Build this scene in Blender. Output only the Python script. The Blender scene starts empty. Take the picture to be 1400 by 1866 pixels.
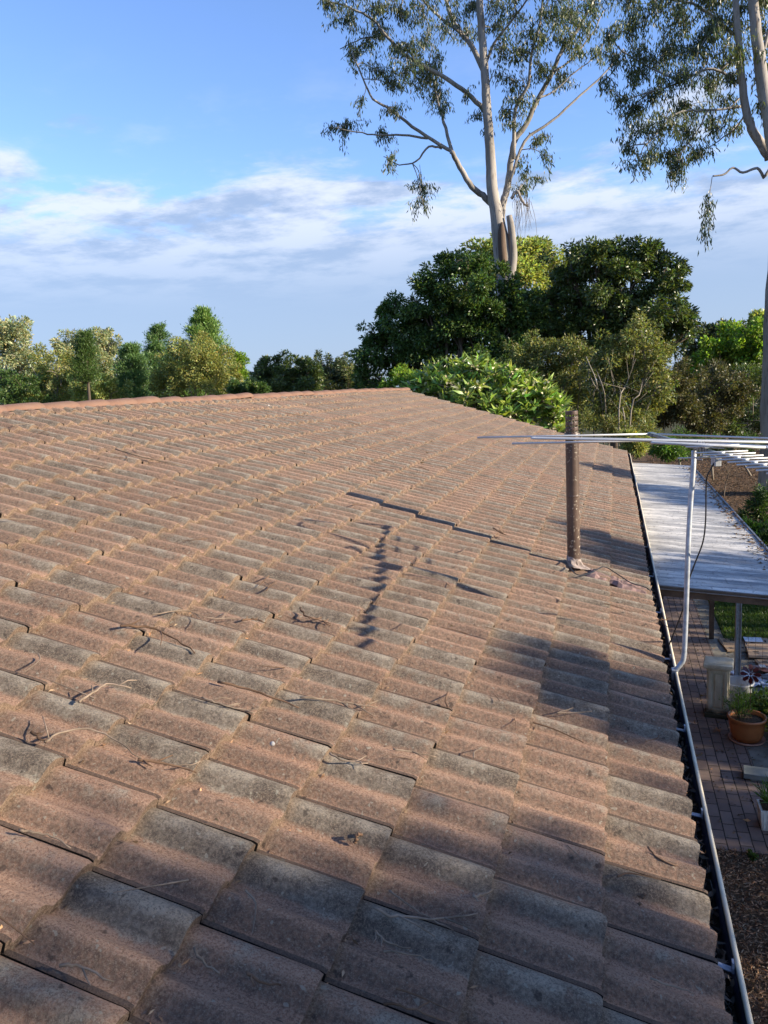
import bpy, math, random
import numpy as np
from mathutils import Vector, Matrix
random.seed(7); RNG = np.random.RandomState(11)
rad = math.radians
scene = bpy.context.scene
COL = scene.collection

# ------------------------------------------------------------------ camera
F = 1402.0                                   # focal length in pixels of a 1400 x 1866 picture
CAM = np.array([0.0419, -1.4925, 4.2440])
MW = np.array([[0.95775285, 0.28264075, -0.0531384],
               [0.00654349, 0.16330572, 0.98655381],
               [0.28751812, -0.94522243, 0.15455706]])
cam_d = bpy.data.cameras.new('camera'); cam = bpy.data.objects.new('camera', cam_d); COL.objects.link(cam)
m4 = Matrix([[MW[0][i], MW[1][i], MW[2][i], CAM[i]] for i in range(3)] + [[0, 0, 0, 1]])
cam.matrix_world = m4
cam_d.sensor_fit = 'VERTICAL'; cam_d.sensor_height = 36.0; cam_d.lens = F / 1866 * 36.0
cam_d.clip_start = 0.05; cam_d.clip_end = 3000
scene.camera = cam
scene.view_settings.view_transform = 'Standard'; scene.view_settings.look = 'None'
scene.view_settings.exposure = 1.05; scene.view_settings.gamma = 1.0

# ------------------------------------------------------------------ sun and sky
SUN = np.array([0.9478, -0.0313, 0.3174]); SUN /= np.linalg.norm(SUN)
sd = bpy.data.lights.new('sun', 'SUN'); sd.energy = 5.0; sd.angle = rad(0.5); sd.color = (1.0, 0.87, 0.69)
so = bpy.data.objects.new('sun', sd); COL.objects.link(so)
so.rotation_euler = Vector(SUN).to_track_quat('Z', 'Y').to_euler()
w = bpy.data.worlds.new('World'); scene.world = w; w.use_nodes = True
nt = w.node_tree; nt.nodes.clear()
def N(t, **k):
    n = nt.nodes.new(t)
    for a, b in k.items(): setattr(n, a, b)
    return n
def L(a, b): nt.links.new(a, b)
def wmath(op, a, b=None, c=None):
    n = N('ShaderNodeMath', operation=op)
    for i, v in enumerate((a, b, c)):
        if v is None: continue
        if isinstance(v, (int, float)): n.inputs[i].default_value = v
        else: L(v, n.inputs[i])
    return n.outputs[0]
def wsmooth(v, a, b):
    n = N('ShaderNodeMapRange', interpolation_type='SMOOTHSTEP'); L(v, n.inputs[0])
    n.inputs[1].default_value = a; n.inputs[2].default_value = b
    return n.outputs[0]
out = N('ShaderNodeOutputWorld'); bg = N('ShaderNodeBackground'); L(bg.outputs[0], out.inputs[0])
bg.inputs[1].default_value = 0.15
sky = N('ShaderNodeTexSky', sky_type='NISHITA'); sky.sun_disc = False
sky.sun_elevation = rad(18.5); sky.sun_rotation = rad(91.9); sky.altitude = 50
sky.air_density = 1.0; sky.dust_density = 0.6; sky.ozone_density = 2.2
tc = N('ShaderNodeTexCoord'); sep = N('ShaderNodeSeparateXYZ'); L(tc.outputs['Generated'], sep.inputs[0])
zc = wmath('MAXIMUM', sep.outputs[2], 0.0)
den = wmath('ADD', zc, 0.10)
comb = N('ShaderNodeCombineXYZ'); L(wmath('DIVIDE', sep.outputs[0], den), comb.inputs[0]); L(wmath('DIVIDE', sep.outputs[1], den), comb.inputs[1])
n1 = N('ShaderNodeTexNoise'); n1.inputs['Scale'].default_value = 1.7; n1.inputs['Detail'].default_value = 9; n1.inputs['Roughness'].default_value = 0.58; n1.inputs['Distortion'].default_value = 0.35
mp = N('ShaderNodeMapping'); mp.inputs['Location'].default_value = (3.1, 1.7, 0); mp.inputs['Scale'].default_value = (0.9, 1.0, 1); L(comb.outputs[0], mp.inputs[0]); L(mp.outputs[0], n1.inputs['Vector'])
n2 = N('ShaderNodeTexNoise'); n2.inputs['Scale'].default_value = 2.6; n2.inputs['Detail'].default_value = 10; n2.inputs['Roughness'].default_value = 0.62
L(mp.outputs[0], n2.inputs['Vector'])
bank = wsmooth(zc, 0.36, 0.17)               # the cloud bank lies low, the sky above is clear
thin = wsmooth(zc, 0.42, 0.20)
cov = wmath('ADD', n1.outputs[0], wmath('MULTIPLY', bank, 0.24))
c1 = wsmooth(cov, 0.62, 0.76)
wisp = wmath('MULTIPLY', wmath('MULTIPLY', wsmooth(n2.outputs[0], 0.50, 0.75), thin), 0.40)
low = wsmooth(wmath('ADD', zc, wmath('MULTIPLY', n2.outputs[0], -0.10)), 0.185, 0.135)
cl = wmath('MINIMUM', wmath('ADD', wmath('MAXIMUM', c1, low), wisp), 1.0)
lightness = wmath('MULTIPLY', wsmooth(n2.outputs[0], 0.36, 0.60), wsmooth(zc, 0.10, 0.235))
ccol = N('ShaderNodeMix', data_type='RGBA'); L(lightness, ccol.inputs[0])
ccol.inputs[6].default_value = (1.30, 1.70, 2.45, 1); ccol.inputs[7].default_value = (2.9, 3.1, 3.55, 1)
tint = N('ShaderNodeMix', data_type='RGBA', blend_type='MULTIPLY'); tint.inputs[0].default_value = 1.0
L(sky.outputs[0], tint.inputs[6]); tint.inputs[7].default_value = (0.72, 0.80, 1.04, 1)
mixc = N('ShaderNodeMix', data_type='RGBA'); L(wmath('MULTIPLY', cl, 0.86), mixc.inputs[0])
L(tint.outputs[2], mixc.inputs[6]); L(ccol.outputs[2], mixc.inputs[7]); L(mixc.outputs[2], bg.inputs[0])

# ------------------------------------------------------------------ picture to place helpers
def _ray(x, y): return MW.T @ np.array([(x - 700) / F, -(y - 933) / F, -1.0])
def at(x, y, Y):                              # point at distance Y down the garden seen at x, y of the photograph
    d = _ray(x, y); return CAM + d * (Y - CAM[1]) / d[1]
def atz(x, y, z):
    d = _ray(x, y); return CAM + d * (z - CAM[2]) / d[2]
TH = rad(18); CT, ST = math.cos(TH), math.sin(TH)
G, TW, Z0 = 0.3256, 0.30, 2.70               # tile gauge, tile width, height at the last but one course
WR = np.array([[CT, 0, ST], [0, 1, 0], [-ST, 0, CT]])
SINK = .040
def rw(v, y, n=0.0): return WR @ np.array([v, y, n - SINK]) + np.array([0, 0, Z0])   # roof plane to world (v metres down slope)
def onroof(x, y, h=0.03):
    d = _ray(x, y); dr = WR.T @ d; cr = WR.T @ (CAM - np.array([0, 0, Z0])); t = (h - SINK - cr[2]) / dr[2]
    return CAM + d * t

# ------------------------------------------------------------------ object helpers
def tag(o, label=None, cat=None, group=None, kind=None):
    if label: o['label'] = label
    if cat: o['category'] = cat
    if group: o['group'] = group
    if kind: o['kind'] = kind
    return o
def empty(name, loc, label, cat, group=None):
    o = bpy.data.objects.new(name, None); COL.objects.link(o); o.location = loc; o.empty_display_size = .1
    bpy.context.view_layer.update()
    return tag(o, label, cat, group)
def link(name, me, mat=None, parent=None, smooth=False):
    o = bpy.data.objects.new(name, me); COL.objects.link(o)
    if mat: me.materials.append(mat)
    if smooth: me.polygons.foreach_set('use_smooth', [True] * len(me.polygons))
    if parent:
        o.parent = parent
        p = Vector((0, 0, 0)); q = parent
        while q: p += q.location; q = q.parent
        o.location = -p                       # meshes are written in world coordinates
    return o
class MB:
    def __init__(s): s.v = []; s.f = []
    def add(s, vs, fs):
        b = len(s.v); s.v += [tuple(map(float, q)) for q in vs]; s.f += [tuple(i + b for i in q) for q in fs]; return s
    def box(s, c, d, R=None, taper=1.0):
        vs = []
        for z in (-.5, .5):
            k = taper if z > 0 else 1
            for x, y in ((-.5, -.5), (.5, -.5), (.5, .5), (-.5, .5)): vs.append(np.array([x * d[0] * k, y * d[1] * k, z * d[2]]))
        if R is not None: vs = [R @ q for q in vs]
        return s.add([q + np.array(c) for q in vs], [(3, 2, 1, 0), (4, 5, 6, 7), (0, 1, 5, 4), (1, 2, 6, 5), (2, 3, 7, 6), (3, 0, 4, 7)])
    def tube(s, pts, rs, n=8, cap=True):
        pts = [np.array(p, float) for p in pts]
        if np.isscalar(rs): rs = [rs] * len(pts)
        up = None; vs = []
        for i, p in enumerate(pts):
            t = pts[min(i + 1, len(pts) - 1)] - pts[max(i - 1, 0)]; t /= (np.linalg.norm(t) + 1e-9)
            if up is None: up = np.array([0, 0, 1.0]) if abs(t[2]) < .9 else np.array([1.0, 0, 0])
            a = up - t * (up @ t); a /= (np.linalg.norm(a) + 1e-9); up = a; b = np.cross(t, a)
            for k in range(n):
                q = 2 * math.pi * k / n; vs.append(p + rs[i] * (a * math.cos(q) + b * math.sin(q)))
        fs = []
        for i in range(len(pts) - 1):
            for k in range(n):
                fs.append((i * n + k, i * n + (k + 1) % n, (i + 1) * n + (k + 1) % n, (i + 1) * n + k))
        if cap: fs.append(tuple(range(n))[::-1]); fs.append(tuple((len(pts) - 1) * n + k for k in range(n)))
        return s.add(vs, fs)
    def lathe(s, c, prof, n=32):
        vs = [(c[0] + r * math.cos(2 * math.pi * k / n), c[1] + r * math.sin(2 * math.pi * k / n), c[2] + z) for r, z in prof for k in range(n)]
        fs = [(i * n + k, i * n + (k + 1) % n, (i + 1) * n + (k + 1) % n, (i + 1) * n + k) for i in range(len(prof) - 1) for k in range(n)]
        return s.add(vs, fs)
    def build(s, name, mat, parent=None, smooth=False, bevel=0):
        me = bpy.data.meshes.new(name); me.from_pydata(s.v, [], s.f); me.update()
        o = link(name, me, mat, parent, smooth)
        if bevel:
            md = o.modifiers.new('bevel', 'BEVEL'); md.width = bevel; md.segments = 2; md.limit_method = 'ANGLE'
        return o
def smooth_path(pts, k=4):
    P = [np.array(p, float) for p in pts]
    if len(P) < 3: return P
    Q = [2 * P[0] - P[1]] + P + [2 * P[-1] - P[-2]]; o = []
    for i in range(1, len(Q) - 2):
        for j in range(k):
            t = j / k; a, b, c, d = Q[i - 1:i + 3]
            o.append(.5 * ((2 * b) + (-a + c) * t + (2 * a - 5 * b + 4 * c - d) * t * t + (-a + 3 * b - 3 * c + d) * t ** 3))
    return o + [P[-1]]

# ------------------------------------------------------------------ materials
class Mat:
    def __init__(s, name, rough=.8, spec=.3, metal=0.0):
        s.m = bpy.data.materials.new(name); s.m.use_nodes = True; s.t = s.m.node_tree
        s.b = s.t.nodes['Principled BSDF']; s.b.inputs['Roughness'].default_value = rough
        s.b.inputs['Specular IOR Level'].default_value = spec; s.b.inputs['Metallic'].default_value = metal
        s.tc = s.t.nodes.new('ShaderNodeTexCoord')
    def n(s, t, **k):
        q = s.t.nodes.new(t)
        for a, b in k.items(): setattr(q, a, b)
        return q
    def l(s, a, b): s.t.links.new(a, b)
    def noise(s, scale, detail=4, rough=.55, vec=None, stretch=None):
        q = s.n('ShaderNodeTexNoise'); q.inputs['Scale'].default_value = scale; q.inputs['Detail'].default_value = detail; q.inputs['Roughness'].default_value = rough
        src = vec or s.tc.outputs['Object']
        if stretch:
            mp = s.n('ShaderNodeMapping'); mp.inputs['Scale'].default_value = stretch; s.l(src, mp.inputs[0]); src = mp.outputs[0]
        s.l(src, q.inputs['Vector']); return q.outputs[0]
    def ss(s, v, a, b, lo=0, hi=1):
        q = s.n('ShaderNodeMapRange', interpolation_type='SMOOTHSTEP'); s.l(v, q.inputs[0])
        for i, x in enumerate((a, b, lo, hi)): q.inputs[i + 1].default_value = x
        return q.outputs[0]
    def math(s, op, a, b=0.0):
        q = s.n('ShaderNodeMath', operation=op)
        for i, v in enumerate((a, b)):
            if isinstance(v, (int, float)): q.inputs[i].default_value = v
            else: s.l(v, q.inputs[i])
        return q.outputs[0]
    def mix(s, f, a, b, mode='MIX'):
        q = s.n('ShaderNodeMix', data_type='RGBA', blend_type=mode)
        for i, v in ((0, f), (6, a), (7, b)):
            if isinstance(v, (int, float)): q.inputs[i].default_value = v
            elif isinstance(v, tuple): q.inputs[i].default_value = (*v, 1)
            else: s.l(v, q.inputs[i])
        return q.outputs[2]
    def col(s, c):
        if isinstance(c, tuple): s.b.inputs['Base Color'].default_value = (*c, 1)
        else: s.l(c, s.b.inputs['Base Color'])
        return s
    def bump(s, h, strength=.5, dist=.01):
        q = s.n('ShaderNodeBump'); q.inputs['Strength'].default_value = strength; q.inputs['Distance'].default_value = dist
        s.l(h, q.inputs['Height']); s.l(q.outputs[0], s.b.inputs['Normal']); return s
def simple(name, c, rough=.7, spec=.3, metal=0.0, var=.25, scale=8, bump=0.0, bscale=60):
    m = Mat(name, rough, spec, metal)
    nz = m.noise(scale, 6, .6)
    c2 = tuple(x * (1 - var) for x in c); c3 = tuple(min(1, x * (1 + var)) for x in c)
    m.col(m.mix(m.ss(nz, .3, .7), c2, c3))
    if bump: m.bump(m.noise(bscale, 5, .6), bump, .004)
    return m.m

# roof tiles: red oxide concrete, grey lichen on the cover rolls, dust gathered under each course
def tile_material():
    m = Mat('tile_concrete', .92, .15)
    at_ = m.n('ShaderNodeAttribute', attribute_name='tile'); sp = m.n('ShaderNodeSeparateColor'); m.l(at_.outputs[0], sp.inputs[0])
    cover, frac, rnd = sp.outputs
    big = m.noise(1.3, 5, .6); mid = m.noise(9, 8, .68); fine = m.noise(150, 6, .85); speck = m.noise(420, 2, .6)
    streak = m.noise(5, 6, .6, stretch=(.5, 5, 1))
    pos = at_.outputs['Alpha']
    red = m.mix(m.ss(big, .3, .7), (.355, .198, .125), (.480, .295, .195))
    red = m.mix(m.math('MULTIPLY', m.ss(streak, .38, .72), .6), red, (.265, .160, .108))
    red = m.mix(m.math('MULTIPLY', rnd, .30), red, (.235, .160, .115))
    grey = m.mix(m.ss(mid, .35, .65), (.118, .102, .078), (.35, .312, .240))
    gm = m.math('ADD', m.math('MULTIPLY', cover, .40), m.math('ADD', m.math('MULTIPLY', mid, .62), m.math('ADD', m.math('MULTIPLY', rnd, .36), m.math('MULTIPLY', fine, .30))))
    gmask = m.ss(gm, .86, 1.02)
    c = m.mix(m.math('MULTIPLY', gmask, .92), red, grey)
    # pitted flank of each roll, with relief shading painted in as darkening
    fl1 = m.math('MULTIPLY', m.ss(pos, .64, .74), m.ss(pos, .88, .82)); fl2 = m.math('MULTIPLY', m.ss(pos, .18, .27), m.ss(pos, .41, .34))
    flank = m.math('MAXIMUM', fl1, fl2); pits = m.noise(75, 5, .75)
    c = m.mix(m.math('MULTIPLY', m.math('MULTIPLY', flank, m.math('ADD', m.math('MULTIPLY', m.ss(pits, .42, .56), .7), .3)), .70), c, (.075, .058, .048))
    dm = m.math('MULTIPLY', m.ss(frac, .14, .0), m.ss(mid, .34, .6))
    c = m.mix(m.math('MULTIPLY', dm, .6), c, (.27, .185, .115))
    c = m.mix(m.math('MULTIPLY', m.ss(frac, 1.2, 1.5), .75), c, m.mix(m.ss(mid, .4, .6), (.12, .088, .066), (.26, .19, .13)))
    c = m.mix(m.math('MULTIPLY', m.ss(fine, .51, .57), .38), c, (.50, .39, .28))
    c = m.mix(m.math('MULTIPLY', m.ss(fine, .490, .425), .62), c, (.070, .052, .042))
    c = m.mix(m.math('MULTIPLY', m.ss(speck, .60, .74), .5), c, (.44, .41, .33))
    stain = m.noise(26, 3, .5)
    c = m.mix(m.math('MULTIPLY', m.ss(stain, .66, .72), .65), c, (.050, .040, .034))
    disc = m.noise(48, 2, .4); c = m.mix(m.math('MULTIPLY', m.ss(disc, .70, .73), .55), c, (.38, .37, .29))
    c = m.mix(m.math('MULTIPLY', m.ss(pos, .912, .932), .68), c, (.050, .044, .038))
    c = m.mix(m.ss(pos, .016, .006), c, (.010, .009, .008))  # tile side faces painted black for the shade in the gap
    m.col(c)
    h = m.math('ADD', m.math('MULTIPLY', fine, .8), m.math('ADD', m.math('MULTIPLY', m.noise(38, 5, .65), 1.3), m.math('MULTIPLY', speck, .25)))
    m.bump(h, 1.0, .011)
    return m.m
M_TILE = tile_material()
def cap_material():
    m = Mat('ridge_terracotta', .9, .15)
    a = m.noise(2.0, 6, .6); f = m.noise(90, 5, .7)
    c = m.mix(m.ss(a, .3, .7), (.170, .095, .064), (.225, .138, .096))
    c = m.mix(m.math('MULTIPLY', m.ss(m.noise(12, 6, .65), .52, .72), .55), c, (.20, .13, .10))
    c = m.mix(m.math('MULTIPLY', m.ss(f, .6, .75), .3), c, (.33, .25, .18))
    m.col(c); m.bump(f, .5, .004); return m.m
M_CAP = cap_material()
M_MORTAR = simple('bedding_mortar', (.21, .125, .09), .95, .1, var=.25, scale=14, bump=.5)
def flat_mat(name, c, rough=.6, spec=.3, metal=0.0): return simple(name, c, rough, spec, metal, var=.08)
M_TWIG = simple('dry_twig', (.13, .08, .05), .9, .1, var=.55, scale=7)
M_TWIGPALE = simple('bleached_twig', (.21, .16, .115), .9, .1, var=.4, scale=9)
M_DARKMETAL = simple('gutter_inside_paint', (.020, .035, .085), .38, .5, var=.5, scale=6)
M_CREAM = simple('gutter_lip_paint', (.66, .58, .42), .75, .15, var=.15, scale=5)
M_GALV = simple('galvanised_steel', (.36, .38, .40), .45, .5, .35, var=.25, scale=20)
M_ALU = simple('weathered_aluminium', (.52, .52, .50), .42, .5, .3, var=.08, scale=9)
M_BOOM = simple('dull_grey_boom_tube', (.16, .20, .21), .5, .4, .4, var=.2, scale=20)
M_BLACK = simple('black_rubber', (.018, .018, .02), .5, .4, var=.3)
M_WALL = None

def leaf_material(name, c, trans=.45, rough=.45, spec=.35):
    m = Mat(name, rough, spec)
    a = m.n('ShaderNodeAttribute', attribute_name='leaf')
    c = m.mix(1.0, a.outputs[0], tuple(c), 'MULTIPLY'); m.col(c)
    tr = m.n('ShaderNodeBsdfTranslucent'); m.l(m.mix(1.0, c, (1.25, 1.35, .6), 'MULTIPLY'), tr.inputs[0])
    mx = m.n('ShaderNodeMixShader'); mx.inputs[0].default_value = trans
    m.l(m.b.outputs[0], mx.inputs[1]); m.l(tr.outputs[0], mx.inputs[2])
    m.l(mx.outputs[0], m.t.nodes['Material Output'].inputs[0]); return m.m
def bark_material(name, c1, c2, c3=None):
    m = Mat(name, .85, .15)
    s1 = m.noise(1.2, 6, .6, stretch=(1, 1, .25)); s2 = m.noise(7, 6, .65, stretch=(2, 2, .3))
    c = m.mix(m.ss(s1, .35, .65), c1, c2)
    if c3: c = m.mix(m.math('MULTIPLY', m.ss(s2, .52, .66), .7), c, c3)
    m.col(c); m.bump(s2, .4, .03); return m.m
B_GUM = bark_material('smooth_gum_bark', (.22, .20, .17), (.36, .33, .29), (.13, .10, .08))
B_DARK = bark_material('dark_tree_bark', (.09, .07, .05), (.15, .12, .09))
B_PALE = bark_material('pale_shrub_bark', (.20, .17, .13), (.30, .26, .20), (.16, .13, .10))

def leaf_mesh(name, pos, axis, length, width, mat, parent, tint=(.7, 1.25), hue=.12, bend=0.25, label=None):
    """pos, axis (N,3). Each leaf: two folded quads; colour varies leaf by leaf"""
    n = len(pos); pos = np.asarray(pos); axis = np.asarray(axis, float)
    axis /= (np.linalg.norm(axis, axis=1, keepdims=True) + 1e-9)
    rv = RNG.normal(size=(n, 3)); side = np.cross(axis, rv); side /= (np.linalg.norm(side, axis=1, keepdims=True) + 1e-9)
    nor = np.cross(side, axis)
    Ls = (length * RNG.uniform(.65, 1.3, n))[:, None]; Ws = (width * RNG.uniform(.7, 1.25, n))[:, None]
    p0 = pos; pm = pos + axis * Ls * .48; p1 = pos + axis * Ls * .95 - nor * Ls * bend
    V = np.stack([p0, pm - side * Ws * .5 + nor * Ws * .12, pm + side * Ws * .5 + nor * Ws * .12, p1], 1).reshape(-1, 3)
    me = bpy.data.meshes.new(name)
    me.vertices.add(4 * n); me.vertices.foreach_set('co', V.astype(np.float32).ravel())
    idx = np.array([[0, 1, 2], [1, 3, 2]]); I = (np.arange(n)[:, None, None] * 4 + idx[None]).reshape(-1)
    me.loops.add(6 * n); me.loops.foreach_set('vertex_index', I.astype(np.int32))
    me.polygons.add(2 * n); me.polygons.foreach_set('loop_start', np.arange(0, 6 * n, 3, dtype=np.int32)); me.polygons.foreach_set('loop_total', np.full(2 * n, 3, dtype=np.int32))
    me.polygons.foreach_set('use_smooth', np.ones(2 * n, bool))
    me.update(); me.validate()
    t = RNG.uniform(tint[0], tint[1], n); h = RNG.normal(0, hue, n)
    c = np.stack([t * (1 + h), t, t * (1 - h * .6), np.ones(n)], 1).clip(0, 3)
    a = me.color_attributes.new('leaf', 'FLOAT_COLOR', 'POINT'); a.data.foreach_set('color', np.repeat(c, 4, 0).astype(np.float32).ravel())
    return link(name, me, mat, parent)

def unit(n):
    v = RNG.normal(size=(n, 3)); return v / np.linalg.norm(v, axis=1, keepdims=True)
def clump_points(c, r, n, shell=.55):
    u = unit(n); k = RNG.uniform(0, 1, n) ** shell
    return np.array(c) + u * k[:, None] * np.array(r), u

# ------------------------------------------------------------------ ground
def sheet(name, x0, x1, y0, y1, z, mat, th=0.0, nx=1, ny=1):
    m = MB()
    if th: m.box(((x0 + x1) / 2, (y0 + y1) / 2, z - th / 2), (x1 - x0, y1 - y0, th))
    else: m.add([(x0, y0, z), (x1, y0, z), (x1, y1, z), (x0, y1, z)], [(0, 1, 2, 3)])
    o = m.build(name, mat); tag(o, kind='structure'); return o
def soil_material(name, a, b, c, s=6, bump=.8):
    m = Mat(name, .95, .1); n1 = m.noise(.35, 6, .6); n2 = m.noise(s, 8, .7); n3 = m.noise(s * 6, 4, .7)
    k = m.mix(m.ss(n1, .35, .65), a, b); k = m.mix(m.math('MULTIPLY', m.ss(n2, .45, .7), .8), k, c)
    k = m.mix(m.math('MULTIPLY', m.ss(n3, .55, .4), .5), k, tuple(x * .4 for x in a)); m.col(k); m.bump(n3, bump, .03); return m.m
M_SOIL = soil_material('garden_soil', (.085, .055, .035), (.13, .085, .05), (.20, .135, .08))
sheet('ground', -1500, 1500, -1500, 1500, -.03, soil_material('distant_ground', (.05, .06, .025), (.09, .085, .045), (.12, .10, .055), 1.5))
sheet('garden_bed', .9, 14, 12.0, 60, -.018, M_SOIL)
sheet('mulch_bed', -.25, 6, -6, 5.44, -.008, M_SOIL)
def brick_paving():
    m = Mat('clay_brick_paving', .85, .2)
    mp = m.n('ShaderNodeMapping'); mp.inputs['Rotation'].default_value = (0, 0, rad(90)); m.l(m.tc.outputs['Object'], mp.inputs[0])
    wob = m.n('ShaderNodeMixRGB', blend_type='ADD'); wob.inputs[0].default_value = .012; m.l(mp.outputs[0], wob.inputs[1])
    nn = m.n('ShaderNodeTexNoise'); nn.inputs['Scale'].default_value = 3; m.l(mp.outputs[0], nn.inputs['Vector']); m.l(nn.outputs[1], wob.inputs[2])
    b = m.n('ShaderNodeTexBrick'); m.l(wob.outputs[0], b.inputs['Vector']); b.inputs['Scale'].default_value = 1
    b.inputs['Brick Width'].default_value = .235; b.inputs['Row Height'].default_value = .112; b.inputs['Mortar Size'].default_value = .006; b.inputs['Mortar Smooth'].default_value = .3
    b.inputs['Color1'].default_value = (.175, .125, .102, 1); b.inputs['Color2'].default_value = (.25, .185, .150, 1); b.inputs['Mortar'].default_value = (.03, .024, .018, 1)
    n = m.noise(7, 6, .65); c = m.mix(m.math('MULTIPLY', m.ss(n, .45, .7), .5), b.outputs[0], (.13, .105, .085))
    c = m.mix(m.math('MULTIPLY', m.ss(m.noise(80, 3, .6), .55, .7), .25), c, (.34, .25, .19)); m.col(c)
    h = m.math('ADD', m.math('MULTIPLY', b.outputs[1], -1.0), m.math('MULTIPLY', n, .3)); m.bump(h, .9, .01); return m.m
sheet('brick_path', -.22, 1.47, 5.56, 17.2, 0.0, brick_paving(), .06)
edge = sheet('path_edging', -.22, 2.2, 5.44, 5.555, .004, brick_paving(), .06)
M_CONC = Mat('old_concrete', .9, .15)
M_CONC.col(M_CONC.mix(M_CONC.ss(M_CONC.noise(3, 7, .65), .35, .7), (.13, .12, .095), (.25, .235, .195))); M_CONC.bump(M_CONC.noise(60, 4, .6), .4, .004); M_CONC = M_CONC.m
sheet('concrete_strip', 1.475, 2.6, 5.56, 11.35, -.003, M_CONC, .05)
sheet('concrete_kerb', 1.475, 1.72, 11.355, 17.2, -.003, M_CONC, .05)
M_LAWN = soil_material('lawn_turf', (.035, .06, .015), (.05, .085, .02), (.08, .11, .035), 10)
sheet('lawn', 1.725, 6.0, 11.355, 15.8, -.006, M_LAWN, .05)
def blades(name, n, x0, x1, y0, y1, z, h, c, label, cat, w=.006, kind='stuff'):
    p = np.stack([RNG.uniform(x0, x1, n), RNG.uniform(y0, y1, n), np.full(n, z)], 1)
    d = np.stack([RNG.normal(0, .45, n), RNG.normal(0, .45, n), np.ones(n)], 1)
    o = leaf_mesh(name, p, d, h, w, c, None, (.55, 1.3), .15); return tag(o, label, cat, kind=kind)
M_GRASS = leaf_material('grass_blade', (.085, .14, .035), .35)
blades('grass', 26000, 1.74, 3.4, 11.36, 15.7, -.005, .085, M_GRASS, 'long green lawn grass beyond the flattened cartons', 'grass', .010)
def sticks(name, n, x0, x1, y0, y1, z, l, w, mat, label, cat):
    p = np.stack([RNG.uniform(x0, x1, n), RNG.uniform(y0, y1, n), z + RNG.uniform(0, .03, n)], 1)
    d = np.stack([RNG.normal(0, 1, n), RNG.normal(0, 1, n), RNG.normal(0, .22, n)], 1)
    o = leaf_mesh(name, p, d, l, w, mat, None, (.35, 1.7), .12, .1); return tag(o, label, cat, kind='stuff')
M_CHIP = leaf_material('bark_chip', (.27, .175, .105), .05, .9, .1)
sticks('bark_mulch', 26000, .36, 2.2, 1.5, 5.43, 0, .045, .010, M_CHIP, 'coarse brown shredded bark mulch below the gutter', 'mulch')
M_LITTER = leaf_material('shade_dark_litter', (.13, .085, .055), .05, .9, .1)  # litter colour darkened to hold the shade beyond the carport
sticks('leaf_litter', 30000, 1.7, 9, 16, 45, -.01, .10, .022, M_LITTER, 'brown leaf litter over the garden bed beyond the carport', 'leaf litter')

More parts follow.
